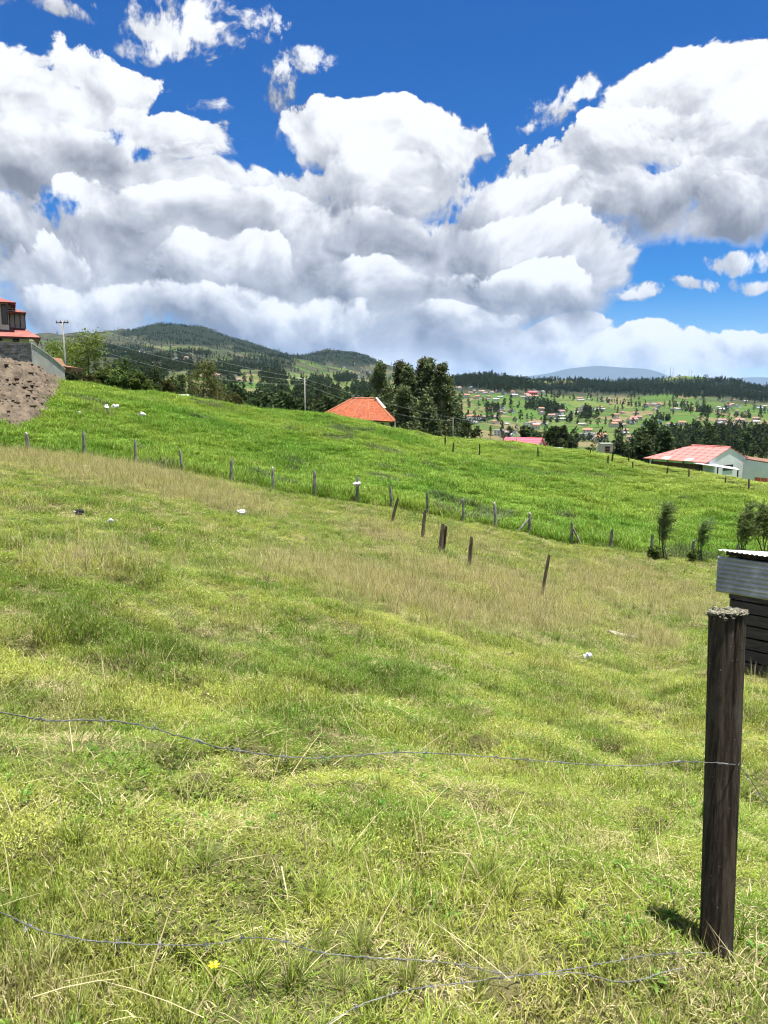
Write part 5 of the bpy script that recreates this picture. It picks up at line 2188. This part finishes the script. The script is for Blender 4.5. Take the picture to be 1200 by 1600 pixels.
def gable_house(name, label, loc, rz, L, W, he, hr, mroof, mwall, wins=(), cat='house', down=4.0, over=.5):
    o = empty(name, loc, rz)
    tag(o, label, cat)
    mb = MB()
    x, y = L / 2, W / 2
    V = [(-x, -y, -down), (x, -y, -down), (x, y, -down), (-x, y, -down), (-x, -y, he), (x, -y, he), (x, y, he), (-x, y, he), (-x, 0, hr), (x, 0, hr)]
    mb.add([Vector(p) for p in V], [(0, 1, 5, 4), (2, 3, 7, 6), (1, 2, 6, 9, 5), (3, 0, 4, 8, 7)])
    mb.build('wall', mwall, o)
    k = (hr - he) / y
    for s in (-1, 1):
        m2 = MB()
        q = [(-x - over, s * (y + over), he - k * over + .06), (x + over, s * (y + over), he - k * over + .06), (x + over, 0, hr + .06), (-x - over, 0, hr + .06)]
        m2.slab(q if s < 0 else list(reversed(q)), .1)
        m2.build('roof_slope', mroof, o)
    I = Matrix.Identity(4)
    for (face, a, b, c, d) in wins:
        if face == 'front':
            window(o, Matrix.Translation((0, -y, 0)), a, b, c, d)
        else:
            window(o, Matrix.Translation((x, 0, 0)) @ Matrix.Rotation(math.pi / 2, 4, 'Z'), a, b, c, d)
    return o


def build_mid_houses():
    p = at(818, 693, 152)
    gable_house('pink_roofed_house', 'small house with a bright magenta-pink gable roof beyond the crest', p, R(-28), 6.6, 5.0, -.15, 1.15, M_MAGENTA, M_CREAM,
                [('side', -1.0, 1.0, -1.3, .1)])
    p = at(858, 701, 150)
    gable_house('low_shed', 'low grey-roofed outbuilding beside the magenta-roofed house', p, R(-15), 5.0, 3.0, -.3, .2, M_ROOFSHEET, M_CREAM, cat='outbuilding', over=.2)
    # half-built tower block
    p = at(948.5, 702, 255)
    o = empty('brick_tower', p)
    tag(o, 'narrow beige block with red brick front standing past the crest', 'building')
    MB().box((-1.9, 0, -8), (1.9, 4, 1.7)).build('wall', M_CREAM, o)
    MB().box((-.75, -.06, -1.2), (1.0, -.002, 1.0)).build('brick_panel', M_BRICK, o)
    MB().box((-2.0, -.1, 1.7), (2.0, 4.1, 1.95)).build('roof_slab', M_CONCRETE, o)
    for z in (-.5, .35):
        MB().box((-.5, -.1, z), (.7, -.062, z + .35)).build('window', M_GLASS, o)
    # long low roofs at the left behind the crest
    p = at(273, 619, 92)
    gable_house('long_shed', 'long low grey-roofed shed showing just over the left of the crest', p, R(4), 3.2, 2.6, -.15, .15, M_CONCRETE, M_BRICK, cat='shed', over=.1)
    p = at(327, 629, 96)
    gable_house('low_outhouse', 'low pale outhouse roof peeping over the crest by the brown tree', p, R(2), 1.5, 1.5, -.1, .12, M_CONCRETE, M_CREAM, cat='outhouse', over=.1)
    p = at(339.5, 632, 94)
    m2 = MB().tube([(0, 0, -1.5), (0.02, 0, .6), (0, .01, 1.85)], [.11, .10, .09], 8)
    o = m2.build('timber_stake', speckled('orange_wood', (0.16, 0.08, 0.04), (0.26, 0.14, 0.07), 4.0))
    o.location = p
    tag(o, 'short orange-brown stake beside the brown tree on the crest', 'stake')


build_mid_houses()


# ------------------------------------------------------------------ poles and lines
M_POLE = speckled('pole_concrete', (0.17, 0.17, 0.165), (0.27, 0.265, 0.255), 3.0)


def pole(px, pt, pb, d, label, arm=True, rad=.13, lamp=False):
    top = at(px, pt, d)
    x, y = top.x, top.y
    zg = float(world_z(np.array([x]), np.array([y]))[0])
    H = top.z - zg
    o = empty('utility_pole', (x, y, zg))
    tag(o, label, 'utility pole', 'concrete utility poles')
    MB().tube([(0, 0, -.5), (0, 0, H * .5), (0, 0, H)], [rad * 1.0, rad * .85, rad * .65], 10).build('shaft', M_POLE, o, smooth=True)
    if arm:
        MB().box((-.75, -.06, H - .28), (.62, .06, H - .16)).build('crossarm', M_DARKPOST, o)
        for xx in (-.68, -.25, .22, .55):
            mb = MB().tube([(xx, 0, H - .16), (xx, 0, H - .06), (xx, 0, H + .02), (xx, 0, H + .06)], [.03, .06, .05, .02], 8)
            mb.build('insulator', M_GREYPOST, o, smooth=True)
        MB().tube([(-.55, -.07, H - .2), (0, -.12, H - .75)], .025, 5).build('strut', M_STEEL, o)
    if lamp:
        MB().tube([(0, 0, H - .35), (-.45, -.1, H - .15), (-.75, -.15, H - .12)], .03, 6).build('lamp_arm', M_STEEL, o)
        MB().tube([(-.7, -.15, H - .13), (-.95, -.18, H - .12), (-1.1, -.2, H - .14)], [.05, .11, .04], 8).build('lamp_head', M_CONCRETE, o)
    return o, H


PL, HL = pole(98, 501, 600, 85, 'tall concrete utility pole with a crossarm at the foot of the concrete wall')
PM, HM = pole(476, 590, 650, 112, 'slim concrete utility pole with a street lamp on the crest left of the tiled house', False, .12, True)
PR, HR = pole(708, 652, 690, 138, 'short pale utility pole at the foot of the tall trees', False, .07)
PQ, HQ = pole(808, 657, 690, 150, 'thin pale utility pole rising before the magenta-roofed house', False, .10)
PS, HS = pole(617, 657, 672, 128, 'stubby pale pole beside the tiled house and the tall trees', False, .11)


def line(label, a, b, sag, rad=.011):
    a, b = Vector(a), Vector(b)
    P = [a.lerp(b, t) + Vector((0, 0, -sag * 4 * t * (1 - t))) for t in np.linspace(0, 1, 22)]
    o = MB().tube(P, rad, 5).build('power_line', M_WIRE, None, True)
    tag(o, label, 'power line', 'power lines over the crest')


def topof(o, H, dz=0, dx=0):
    return Vector(o.location) + Vector((dx, 0, H + dz))


line('upper power line from the crossarm pole to the lamp pole', topof(PL, HL, .05, .5), topof(PM, HM, -.15), .5)
line('second power line from the crossarm pole to the lamp pole', topof(PL, HL, -.9), topof(PM, HM, -.5), .9)
line('low sagging cable from the crossarm pole to the lamp pole', topof(PL, HL, -1.9), topof(PM, HM, -.9), 1.5)
line('power line from the lamp pole over the tiled roof to the trees', topof(PM, HM, -.15), topof(PR, HR, -.05), .5)
line('lower cable from the lamp pole over the tiled roof to the trees', topof(PM, HM, -.9), topof(PR, HR, -.6), 1.2)
line('power line from the pale pole by the trees to the magenta-roofed house', topof(PR, HR, -.05), topof(PQ, HQ, -.05), .5)


# ------------------------------------------------------------------ litter and small things
def blob(name, loc, size, m, label, cat, seed, flat=.6, group=None):
    g = np.random.default_rng(seed)
    bm = bmesh.new()
    bmesh.ops.create_icosphere(bm, subdivisions=3, radius=1)
    for v in bm.verts:
        c = v.co
        q = 1 + .7 * float(fbm(np.array([c.x * 2.4 + seed + c.z]), np.array([c.y * 2.4 + c.z * 2.9]), 4, seed, .7)[0]) + g.normal(0, .05)
        v.co = Vector((c.x * size[0] * q, c.y * size[1] * q, c.z * size[2] * q))
    me = bpy.data.meshes.new(name)
    bm.to_mesh(me)
    bm.free()
    me.materials.append(m)
    o = link(name, me, None, loc)
    o.rotation_euler.z = g.random() * 6.28
    tag(o, label, cat, group)
    return o


def litter():
    def b(px, py, w, h, m, label, name='plastic_bag', cat='plastic bag', seed=1, lift=.12, dep=.8):
        p = ground_hit(px, py)
        d = p.y * CT - p.z * ST
        sx, sz = w / FPX * d / 2, h / FPX * d / 2
        blob(name, p + Vector((0, 0, lift + sz * .4)), (sx, sx * dep, sz * 1.1), m, label, cat, seed)
    b(167, 648, 8, 8, M_PLASTIC, 'crumpled white bag in the field, nearest the dirt mound of a pair', seed=3, lift=.25)
    b(180, 647, 12, 6, M_PLASTIC, 'flattened white bag just right of another bag, below the shrubs', seed=5, lift=.25)
    b(222, 660, 12, 7, M_PLASTIC, 'single white bag lying in the field above the old fence', seed=8, lift=.25)
    b(125, 655, 6, 3, M_PLASTIC, 'small scrap of white plastic on the grass near the dirt mound', name='plastic_scrap', cat='plastic scrap', seed=9, lift=.2)
    b(377, 805, 11, 8, M_PLASTIC, 'white carton scrap lying in the dry grass of the pasture', name='carton', cat='carton', seed=11)
    b(173, 824, 8, 5, M_PLASTIC, 'small white paper scrap in the pasture beside a black bag', name='paper_scrap', cat='paper scrap', seed=13)
    b(133, 735, 6, 3, M_PLASTIC, 'tiny pale scrap in the dry strip under the old fence', name='paper_scrap', cat='paper scrap', seed=15)
    b(124, 812, 15, 8, M_BLACKBAG, 'crumpled black plastic bag lying in the pasture', seed=17)
    b(145, 737, 5, 3, M_BLACKBAG, 'tiny black scrap in the dry strip under the old fence', name='plastic_scrap', cat='plastic scrap', seed=18)
    b(919, 1030, 13, 9, M_ZINC, 'small grey-white crumpled wrapper in the grass near the shed', name='wrapper', cat='wrapper', seed=19, lift=.05)
    # pale cloth-like slab
    p = ground_hit(968, 992)
    d = p.y * CT - p.z * ST
    s = d / FPX
    V, F = [], []
    n = 16
    g = np.random.default_rng(4)
    for i in range(n + 1):
        t = i / n
        for j in range(7):
            w = (j / 6 - .5)
            x = (-18 + 44 * t) * s
            yy = w * .22 * (1.3 - t * .7) - .25 * t
            zz = .065 + .05 * math.sin(i * 1.3 + j) * .5 + .05 * math.cos(w * 3) - .06 * t + float(gz1(p.x + x, p.y + yy) - p.z)
            V.append((x, yy, zz))
    for i in range(n):
        for j in range(6):
            q = i * 7 + j
            F.append((q, q + 7, q + 8, q + 1))
    o = link('sack', mesh_np('sack', V, F, [speckled('sackcloth', (0.24, 0.215, 0.165), (0.36, 0.33, 0.27), 9.0)], smooth=True), None, p)
    o.modifiers.new('cloth', 'SOLIDIFY').thickness = .02
    tag(o, 'pale limp sack lying in the pasture in front of the shed', 'sack')
    # bag over a fence post
    a = math.atan2((558 - 600) / FPX, .995)
    r = float(fence_r(a)) + .12
    x, y = r * math.sin(a), r * math.cos(a)
    blob('plastic_bag', (x, y, gz1(x, y) + 1.16), (.22, .14, .11), M_PLASTIC, 'white bag pulled over the top of a grey fence post', 'plastic bag', 23)
    # flower
    p = ground_hit(334, 1530)
    d = p.y * CT - p.z * ST
    t = at(334, 1509, d * .985)
    f = empty('flower', p)
    tag(f, 'single yellow flower standing in the near grass below the wire', 'flower')
    my = mat('yellow_petal', col=(0.75, 0.55, 0.01), rough=.5)
    h = t - p
    MB().tube([(0, 0, 0), tuple(h * .5 + Vector((.004, 0, 0))), tuple(h)], .0012, 5).build('stem', mat('flower_stem', col=(0.06, 0.12, 0.02)), f)
    for k in range(6):
        a = k / 6 * 6.283 + .3
        q = Vector((math.cos(a), math.sin(a) * .9, .25)).normalized()
        w = Vector((-math.sin(a), math.cos(a), 0))
        mb = MB()
        mb.add([h + q * .003, h + q * .009 + w * .004, h + q * .0155 + w * .0025, h + q * .0165, h + q * .0155 - w * .0025, h + q * .009 - w * .004], [(0, 1, 2, 3, 4, 5)])
        mb.build('petal', my, f)
    MB().tube([h - Vector((0, 0, .002)), h + Vector((0, 0, .003))], [.0035, .003], 8).build('flower_centre', mat('flower_centre', col=(0.5, 0.28, 0.01)), f)


litter()

# ------------------------------------------------------------------ trees and shrubs near the crest
def wz(x, y):
    return float(world_z(np.array([x]), np.array([y]))[0])


def tree_at(px, pt, d, seed, label, wid=.2, crown0=.3, ncl=26, nleaf=90, lsize=.4, shape='euc', leafm=None, barkm=None, group=None, name='tree', tr=None, droop=.4, aspect=.45, stems=1, base=None, rc=None, wind=0.0, cat='tree'):
    top = at(px, pt, d)
    zg = wz(top.x, top.y) if base is None else base
    H = max(1.0, top.z - zg)
    parts = tree_parts(seed, H, crown0, wid * H, ncl, nleaf, lsize, tr or H * .017, leafm or M_EUC, barkm or M_BARK, shape, droop, rc=rc, aspect=aspect, stems=stems, wind=wind)
    return place_tree(name, parts, (top.x, top.y, zg - .1), label, group, rz=0)


G_E = 'tall eucalyptus clump behind the tiled house'
for i, (px, pt, d, w, lab) in enumerate([
        (597, 556, 146, .115, 'leftmost tall eucalyptus of the clump, slightly apart behind the tiled roof'),
        (623, 557, 150, .10, 'slender pointed eucalyptus, second from the tiled house'),
        (640, 563, 144, .10, 'thin eucalyptus between two taller ones, third from the tiled house'),
        (655, 553, 150, .12, 'tallest broad eucalyptus in the middle of the clump'),
        (672, 556, 146, .12, 'eucalyptus with a ragged top just right of the tallest one'),
        (688, 562, 142, .12, 'full-crowned eucalyptus, second from the right end of the clump'),
        (702, 586, 146, .11, 'shorter eucalyptus closing the right end of the clump'),
        (632, 600, 139, .13, 'low bushy eucalyptus in front of the clump, above the tiled house'),
        (663, 615, 137, .16, 'low spreading eucalyptus filling the foot of the clump')]):
    tree_at(px, pt, d, 700 + i, lab, w * 1.3, .12, 46, 95, .58, 'euc', M_EUC, M_PALEBARK, G_E, 'eucalyptus', aspect=.42, rc=1.6)
for i, (px, pt, d, w, lab) in enumerate([
        (716, 640, 150, .26, 'dark bushy tree to the right below the eucalyptus clump'),
        (728, 655, 155, .3, 'small dark tree beside the pale pole, last on the slope right of the clump')]):
    tree_at(px, pt, d, 720 + i, lab, w, .1, 22, 80, .5, 'round', M_DARKLEAF, M_BARK, None, 'tree')
# left side
tree_at(132, 517, 96, 730, 'bright yellow-green leafy tree behind the utility pole', .33, .12, 40, 120, .26, 'round', M_BROAD, M_BARK, None, 'tree', droop=.1, aspect=.6)
tree_at(80, 531, 104, 731, 'paler green tree between the red-roofed house and the utility pole', .36, .15, 30, 100, .28, 'round', M_BROAD, M_BARK, None, 'tree', droop=.1, aspect=.6)
tree_at(200, 556, 130, 732, 'dark rounded tree behind the leafy shrubs', .24, .1, 26, 90, .36, 'round', M_DARKLEAF, M_BARK, None, 'tree')
tree_at(243, 566, 150, 733, 'narrow dark tree right of the leafy shrubs', .2, .1, 24, 80, .45, 'euc', M_DARKLEAF, M_BARK, None, 'tree')
tree_at(314, 560, 96, 734, 'olive-brown tree rising over the left of the crest', .30, .12, 40, 100, .24, 'round', M_OLIVE, M_BARK, None, 'tree', droop=.1)
tree_at(285, 585, 104, 735, 'dark green tree close behind the olive-brown one', .36, .1, 24, 80, .34, 'round', M_DARKLEAF, M_BARK, None, 'tree')
tree_at(333, 590, 100, 736, 'short bushy tree right of the olive-brown one', .4, .1, 20, 80, .3, 'round', M_OLIVE, M_BARK, None, 'tree')


def shrub(px, pt, pb, w, d, seed, label, m, group=None, name='shrub', ls=.22, nleaf=110):
    top = at(px, pt, d)
    zg = at(px, pb, d).z
    H = top.z - zg
    wid = w / FPX * d / 2
    parts = tree_parts(seed, H, .06, wid, 26, nleaf, ls, max(.02, H * .02), m, M_BARK, 'round', .1, rc=wid * .42, aspect=.6, stems=2)
    place_tree(name, parts, (top.x, top.y, zg - .05), label, group, rz=0, cat='shrub')


for i, (px, pt, pb, w, d, m, lab) in enumerate([
        (118, 582, 602, 26, 70, M_DARKLEAF, 'dark shrub against the end of the concrete wall'),
        (142, 585, 606, 22, 72, M_OLIVE, 'olive shrub under the bright leafy tree'),
        (164, 577, 608, 34, 74, M_SHRUB, 'tall leafy shrub, first of the green row on the crest'),
        (188, 578, 610, 36, 74, M_SHRUB, 'large glossy shrub in the middle of the green row'),
        (212, 583, 612, 34, 74, M_SHRUB, 'leafy shrub, third of the green row on the crest'),
        (236, 594, 615, 28, 74, M_SHRUB, 'low shrub ending the green row on the crest'),
        (262, 594, 620, 24, 84, M_OLIVE, 'olive shrub behind the long grey shed roof'),
        (365, 615, 637, 30, 110, M_OLIVE, 'olive low shrub on the crest right of the stake'),
        (395, 622, 642, 26, 112, M_DARKLEAF, 'small dark shrub halfway along the crest')]):
    shrub(px, pt, pb, w, d, 750 + i, lab, m, 'shrubs along the crest' if m is M_SHRUB else None)

# individual dark trees in the dip behind the crest
G_D = 'dark trees in the dip behind the crest'
pp = [tree_parts(780 + i, 9 + i, .12, 2.3, 24, 60, .75, .16, M_DARKLEAF, M_BARK, 'euc' if i % 2 else 'round', .3, rc=1.2) for i in range(4)]
for i, (px, pt, d, lab) in enumerate([
        (352, 600, 190, 'first'), (376, 606, 200, 'second'), (402, 612, 205, 'third'), (418, 608, 210, 'fourth'), (432, 613, 200, 'fifth'), (452, 616, 215, 'sixth'),
        (468, 622, 205, 'seventh'), (486, 618, 220, 'eighth'), (503, 620, 215, 'ninth'), (520, 615, 230, 'tenth'), (540, 616, 225, 'eleventh'), (575, 610, 240, 'twelfth'),
        ]):
    t = at(px, pt, d)
    zg = wz(t.x, t.y)
    H = t.z - zg
    k = i % 4
    place_tree('tree', pp[k], (t.x, t.y, zg), 'dark tree in the dip behind the crest, %s rightwards from the stake' % lab, G_D, scale=max(.6, H / (9 + k)) * .9, sz=H / (9 + k))
G_V = 'dark trees beyond the crest near the pink roofs'
for i, (px, pt, d, lab) in enumerate([
        (866, 668, 250, 'pointed dark tree just right of the magenta roof'), (878, 664, 255, 'tallest pointed dark tree right of the magenta roof'), (890, 680, 250, 'small dark tree, last right of the magenta roof'),
        (842, 672, 300, 'dark tree rising behind the magenta roof'), (824, 668, 310, 'rounded dark tree straight above the magenta roof'),
        (1012, 662, 235, 'dark tree left of the big one above the salmon roof'), (1024, 655, 230, 'biggest dark tree standing above the salmon roof'), (1040, 668, 228, 'dark tree close right of the biggest one above the salmon roof'),
        (1002, 680, 220, 'low dark tree behind the brick tower towards the salmon roof'), (972, 690, 230, 'low tree between brick tower and salmon roof')]):
    t = at(px, pt, d)
    zg = wz(t.x, t.y)
    H = t.z - zg
    k = i % 4
    place_tree('tree', pp[k], (t.x, t.y, zg), lab, G_V, scale=max(.5, H / (9 + k)) * (.75 if i < 3 else 1.0), sz=H / (9 + k))

# saplings on the old fence, blown to the right
def willow_parts(seed, H, wid, stems, twigs, lv):
    g = np.random.default_rng(seed)
    mb = MB()
    C, U = [], []
    for s in range(stems):
        a = g.random() * 6.283
        sp = wid * (.5 + 1.0 * g.random())
        top = Vector((math.cos(a) * sp * 1.25 + .08 * H, math.sin(a) * sp, H * (.72 + .28 * g.random())))
        b0 = Vector((g.normal(0, .07), g.normal(0, .07), 0))
        pts = [b0.lerp(top, t) + Vector((-.10 * H * math.sin(math.pi * t) * .7, 0, .05 * H * math.sin(math.pi * t))) for t in np.linspace(0, 1, 8)]
        mb.tube(pts, [.026 * (1 - .8 * k / 7) for k in range(8)], 5, cap=False)
        for j in range(twigs):
            t = .30 + .70 * g.random() ** .8
            k = min(int(t * 7), 6)
            p = pts[k].lerp(pts[k + 1], t * 7 - k)
            d = Vector((g.normal(.15, .6), g.normal(0, .6), .5 + .5 * g.random())).normalized()
            L = H * (.12 + .20 * g.random()) * (1.25 - .5 * t)
            q = [p]
            for m in range(4):
                d = (d + Vector((.24, 0, -.10 * m))).normalized()
                q.append(q[-1] + d * L / 4)
            mb.tube(q, [.007, .006, .005, .003, .002], 3, cap=False)
            for m in range(lv):
                u = g.random() * 3.999
                i = int(u)
                C.append(q[i].lerp(q[i + 1], u - i) + Vector(g.normal(0, .025, 3)))
                U.append(((q[i + 1] - q[i]).normalized() + Vector(g.normal(0, .45, 3))).normalized())
    C, U = np.array([tuple(c) for c in C]), np.array([tuple(c) for c in U])
    n = len(C)
    w = np.cross(U, g.normal(0, 1, (n, 3)))
    w /= np.linalg.norm(w, axis=1)[:, None]
    Ls = (.115 * (.6 + .8 * g.random(n)))[:, None]
    V = np.stack([C - U * Ls * .5, C + w * Ls * .13, C + U * Ls * .5, C - w * Ls * .13], 1).reshape(-1, 3)
    me = mesh_np('crown', V, np.arange(4 * n).reshape(-1, 4), [M_WILLOW])
    fattr(me, 'lf', np.repeat(g.random(n), 4))
    return mesh_np('trunk', mb.v, mb.f, [M_BARK], smooth=True), me


for i, (px, pt, pb, w, st, lab) in enumerate([
        (1036, 786, 873, .14, 5, 'slender willow sapling on the old fence, nearest the brace pole'),
        (1094, 800, 876, .13, 3, 'thin sparse willow sapling between two fuller ones on the old fence'),
        (1160, 782, 872, .18, 6, 'bushy willow sapling on the old fence beside the shed roof'),
        (1194, 776, 872, .2, 7, 'dense willow sapling cut by the frame edge above the shed')]):
    b = ground_hit(px, pb, 20, 60)
    d = b.y * CT - b.z * ST
    H = at(px, pt, d).z - b.z
    place_tree('willow_sapling', willow_parts(800 + i, H, w * H, st, 40 if i != 1 else 32, 24), b, lab, 'willow saplings along the old fence', rz=0)
for i, (px, pb, w, lab) in enumerate([(1024, 874, .42, 'low weedy bush at the foot of the first willow sapling'), (1082, 878, .32, 'low weedy bush at the foot of the sparse willow sapling'), (1150, 880, .45, 'low weedy bush between the willow saplings and the shed roof')]):
    b = ground_hit(px, pb, 20, 60)
    parts = tree_parts(820 + i, .6, .05, w, 16, 60, .11, .012, M_SHRUB, M_BARK, 'round', .1, rc=.17, aspect=.4, stems=3)
    place_tree('bush', parts, b, lab, None, rz=0, cat='bush')


# ------------------------------------------------------------------ far houses
def far_house_mesh(seed, mr, mw, L, W, he, hr, flat=False):
    mb = MB()
    x, y = L / 2, W / 2
    if flat:
        mb.box((-x, -y, -3), (x, y, he), 0).box((-x - .2, -y - .2, he), (x + .2, y + .2, he + .3), 1)
    else:
        V = [(-x, -y, -3), (x, -y, -3), (x, y, -3), (-x, y, -3), (-x, -y, he), (x, -y, he), (x, y, he), (-x, y, he), (-x, 0, hr), (x, 0, hr)]
        mb.add([Vector(p) for p in V], [(0, 1, 5, 4), (2, 3, 7, 6), (1, 2, 6, 9, 5), (3, 0, 4, 8, 7)], 0)
        for s in (-1, 1):
            q = [(-x - .5, s * (y + .6), he - .25), (x + .5, s * (y + .6), he - .25), (x + .5, 0, hr + .12), (-x - .5, 0, hr + .12)]
            mb.slab(q if s < 0 else list(reversed(q)), .12, 1)
    n = max(2, int(L / 3))
    for k in range(n):
        xx = -x + L * (k + .5) / n
        for zz in ([.9, 3.6] if he > 4 else [.9]):
            mb.box((xx - .6, -y - .05, zz), (xx + .6, -y - .01, zz + 1.2), 2)
    mb.box((x + .01, -.5, .8), (x + .05, .6, 2.0), 2)
    return mesh_np('far_house', mb.v, mb.f, [mw, mr, M_GLASS], mb.m)


def build_far_houses():
    g = np.random.default_rng(77)
    GREYR = speckled('grey_roof', (0.22, 0.22, 0.23), (0.36, 0.36, 0.37), .5)
    BRN = speckled('brown_roof', (0.20, 0.10, 0.07), (0.34, 0.18, 0.12), .5)
    DTERRA = speckled('dull_tiles', (0.15, 0.095, 0.08), (0.23, 0.155, 0.13), .5)
    DRED = speckled('faded_red_roof', (0.20, 0.10, 0.09), (0.28, 0.17, 0.155), .5)
    kinds = [('white house with an orange tiled roof', DTERRA, M_WHITE, 10, 8, 3, 5.2, False), ('cream house with a brown roof', BRN, M_CREAM, 11, 8, 5.6, 7.6, False),
             ('white flat-roofed house', GREYR, M_WHITE, 10, 9, 6, 0, True), ('grey-roofed white house', GREYR, M_WHITE, 12, 8, 3, 4.6, False),
             ('beige house with a red roof', DRED, M_CREAM, 12, 9, 5.8, 8, False), ('long pale shed', M_ROOFSHEET, M_CREAM, 18, 8, 3, 4, False), ('unrendered grey block house', GREYR, M_CONCRETE, 9, 8, 5.5, 0, True)]
    meshes = [far_house_mesh(i, k[1], k[2], *k[3:]) for i, k in enumerate(kinds)]
    strips = [(725, 855, 610, 626, 34), (700, 770, 636, 668, 16), (765, 840, 640, 668, 14), (845, 905, 630, 660, 18), (905, 965, 622, 642, 16), (1010, 1195, 626, 645, 46),
              (945, 1065, 645, 668, 24), (1125, 1195, 655, 668, 12), (960, 1010, 672, 690, 6), (770, 960, 660, 690, 18), (250, 330, 560, 605, 10), (340, 470, 575, 600, 10), (490, 600, 570, 615, 16), (160, 250, 545, 580, 5),
              (700, 800, 604, 614, 8)]
    cnt = 0
    sides = {'r': 'on the settled slope across the valley', 'l': 'on the mountainside above the terracotta roof'}
    places = ['in the cluster under the wooded ridge', 'on the lower slope right of the eucalyptus clump', 'among fields above the magenta roof', 'in the middle of the opposite slope', 'under the dark woods in mid slope',
              'in the long row below the mast hill', 'on the slope above the salmon roof', 'at the far right end of the slope', 'low down behind the brick tower', 'low on the valley floor beyond the crest',
              'on the mountainside above the olive-brown tree', 'on the mountainside left of the lamp pole', 'on the hillside above the terracotta roof', 'high on the mountainside right of the leafy tree', 'close under the ridge trees']
    for (x0, x1, y0, y1, n), where in zip(strips, places):
        n = int(n * 1.2)
        cl = [(x0 + (x1 - x0) * g.random(), y0 + (y1 - y0) * g.random()) for _ in range(max(2, n // 6))]
        for j in range(n):
            cx, cy = cl[int(g.integers(0, len(cl)))]
            px, py = (cx + g.normal(0, 13), cy + g.normal(0, 2.6)) if g.random() < .75 else (x0 + (x1 - x0) * g.random(), y0 + (y1 - y0) * g.random())
            px, py = min(max(px, x0), x1), min(max(py, y0), y1)
            p = far_hit(px, py, 300)
            if p is None:
                continue
            k = int(g.integers(0, len(kinds)))
            o = link('far_house', meshes[k], None, p)
            o.rotation_euler.z = g.normal(0, .6)
            s = .45 + .5 * g.random()
            o.scale = (s, s, s)
            tag(o, '%s %s' % (kinds[k][0], where), 'house', 'far houses ' + ('of the mountainside' if px < 650 else 'of the opposite slope'))
            cnt += 1
    print('far houses', cnt)
    # red villa that stands out
    p = far_hit(832, 618, 300)
    o = link('far_house', far_house_mesh(3, M_MAGENTA, M_PINK, 16, 10, 6, 8.5, False), None, p)
    tag(o, 'large magenta house standing out among the far houses below the wooded ridge', 'house')


build_far_houses()


def masts():
    ms = mat('mast_steel', col=(0.25, 0.25, 0.27), rough=.6)
    names = ['first', 'second', 'third', 'fourth', 'fifth', 'sixth', 'seventh']
    for i, (px, pt) in enumerate([(1038, 577), (1048, 573), (1052, 574), (1077, 576), (1081, 578), (1128, 583), (1089, 582)]):
        d = 3000
        t = at(px, pt, d)
        zg = float(far_z(t.x, t.y)[0])
        H = t.z - zg
        o = empty('radio_mast', (t.x, t.y, zg))
        tag(o, 'thin lattice radio mast on the far wooded hilltop, %s counted from the blue mountain' % names[i] if False else 'thin lattice radio mast on the hilltop, %s along its ridge' % names[i], 'radio mast', 'radio masts on the far hilltop')
        w = 1.1
        mb = MB()
        for k in range(3):
            a = k * 2.094
            mb.tube([(w * math.cos(a), w * math.sin(a), -2), (w * .3 * math.cos(a), w * .3 * math.sin(a), H)], [.28, .18], 4)
        n = max(4, int(H / 4))
        for k in range(n):
            z0, z1 = H * k / n, H * (k + 1) / n
            for q in range(3):
                a, b = q * 2.094, (q + 1) * 2.094
                f0, f1 = w * (1 - .7 * k / n), w * (1 - .7 * (k + 1) / n)
                mb.tube([(f0 * math.cos(a), f0 * math.sin(a), z0), (f1 * math.cos(b), f1 * math.sin(b), z1)], .1, 3, cap=False)
        mb.build('lattice', ms, o)
        MB().tube([(0, 0, H * .7), (.8, -.8, H * .7)], [.8, .9], 8).build('dish', M_WHITE, o)


masts()


# ------------------------------------------------------------------ air
def haze():
    m = bpy.data.materials.new('haze')
    m.use_nodes = True
    m.node_tree.nodes.clear()
    out = m.node_tree.nodes.new('ShaderNodeOutputMaterial')
    pv = m.node_tree.nodes.new('ShaderNodeVolumePrincipled')
    pv.inputs['Color'].default_value = (0.36, 0.60, 1.0, 1)
    pv.inputs['Density'].default_value = HAZE
    pv.inputs['Anisotropy'].default_value = 0.0
    m.node_tree.links.new(pv.outputs[0], out.inputs['Volume'])
    mb = MB().box((-45000, -600, -1500), (45000, 44000, 1850))
    o = mb.build('haze', m)
    tag(o, 'thin blue haze in the air over the valley', kind='stuff')


HAZE = 1.8e-5
if HAZE:
    haze()
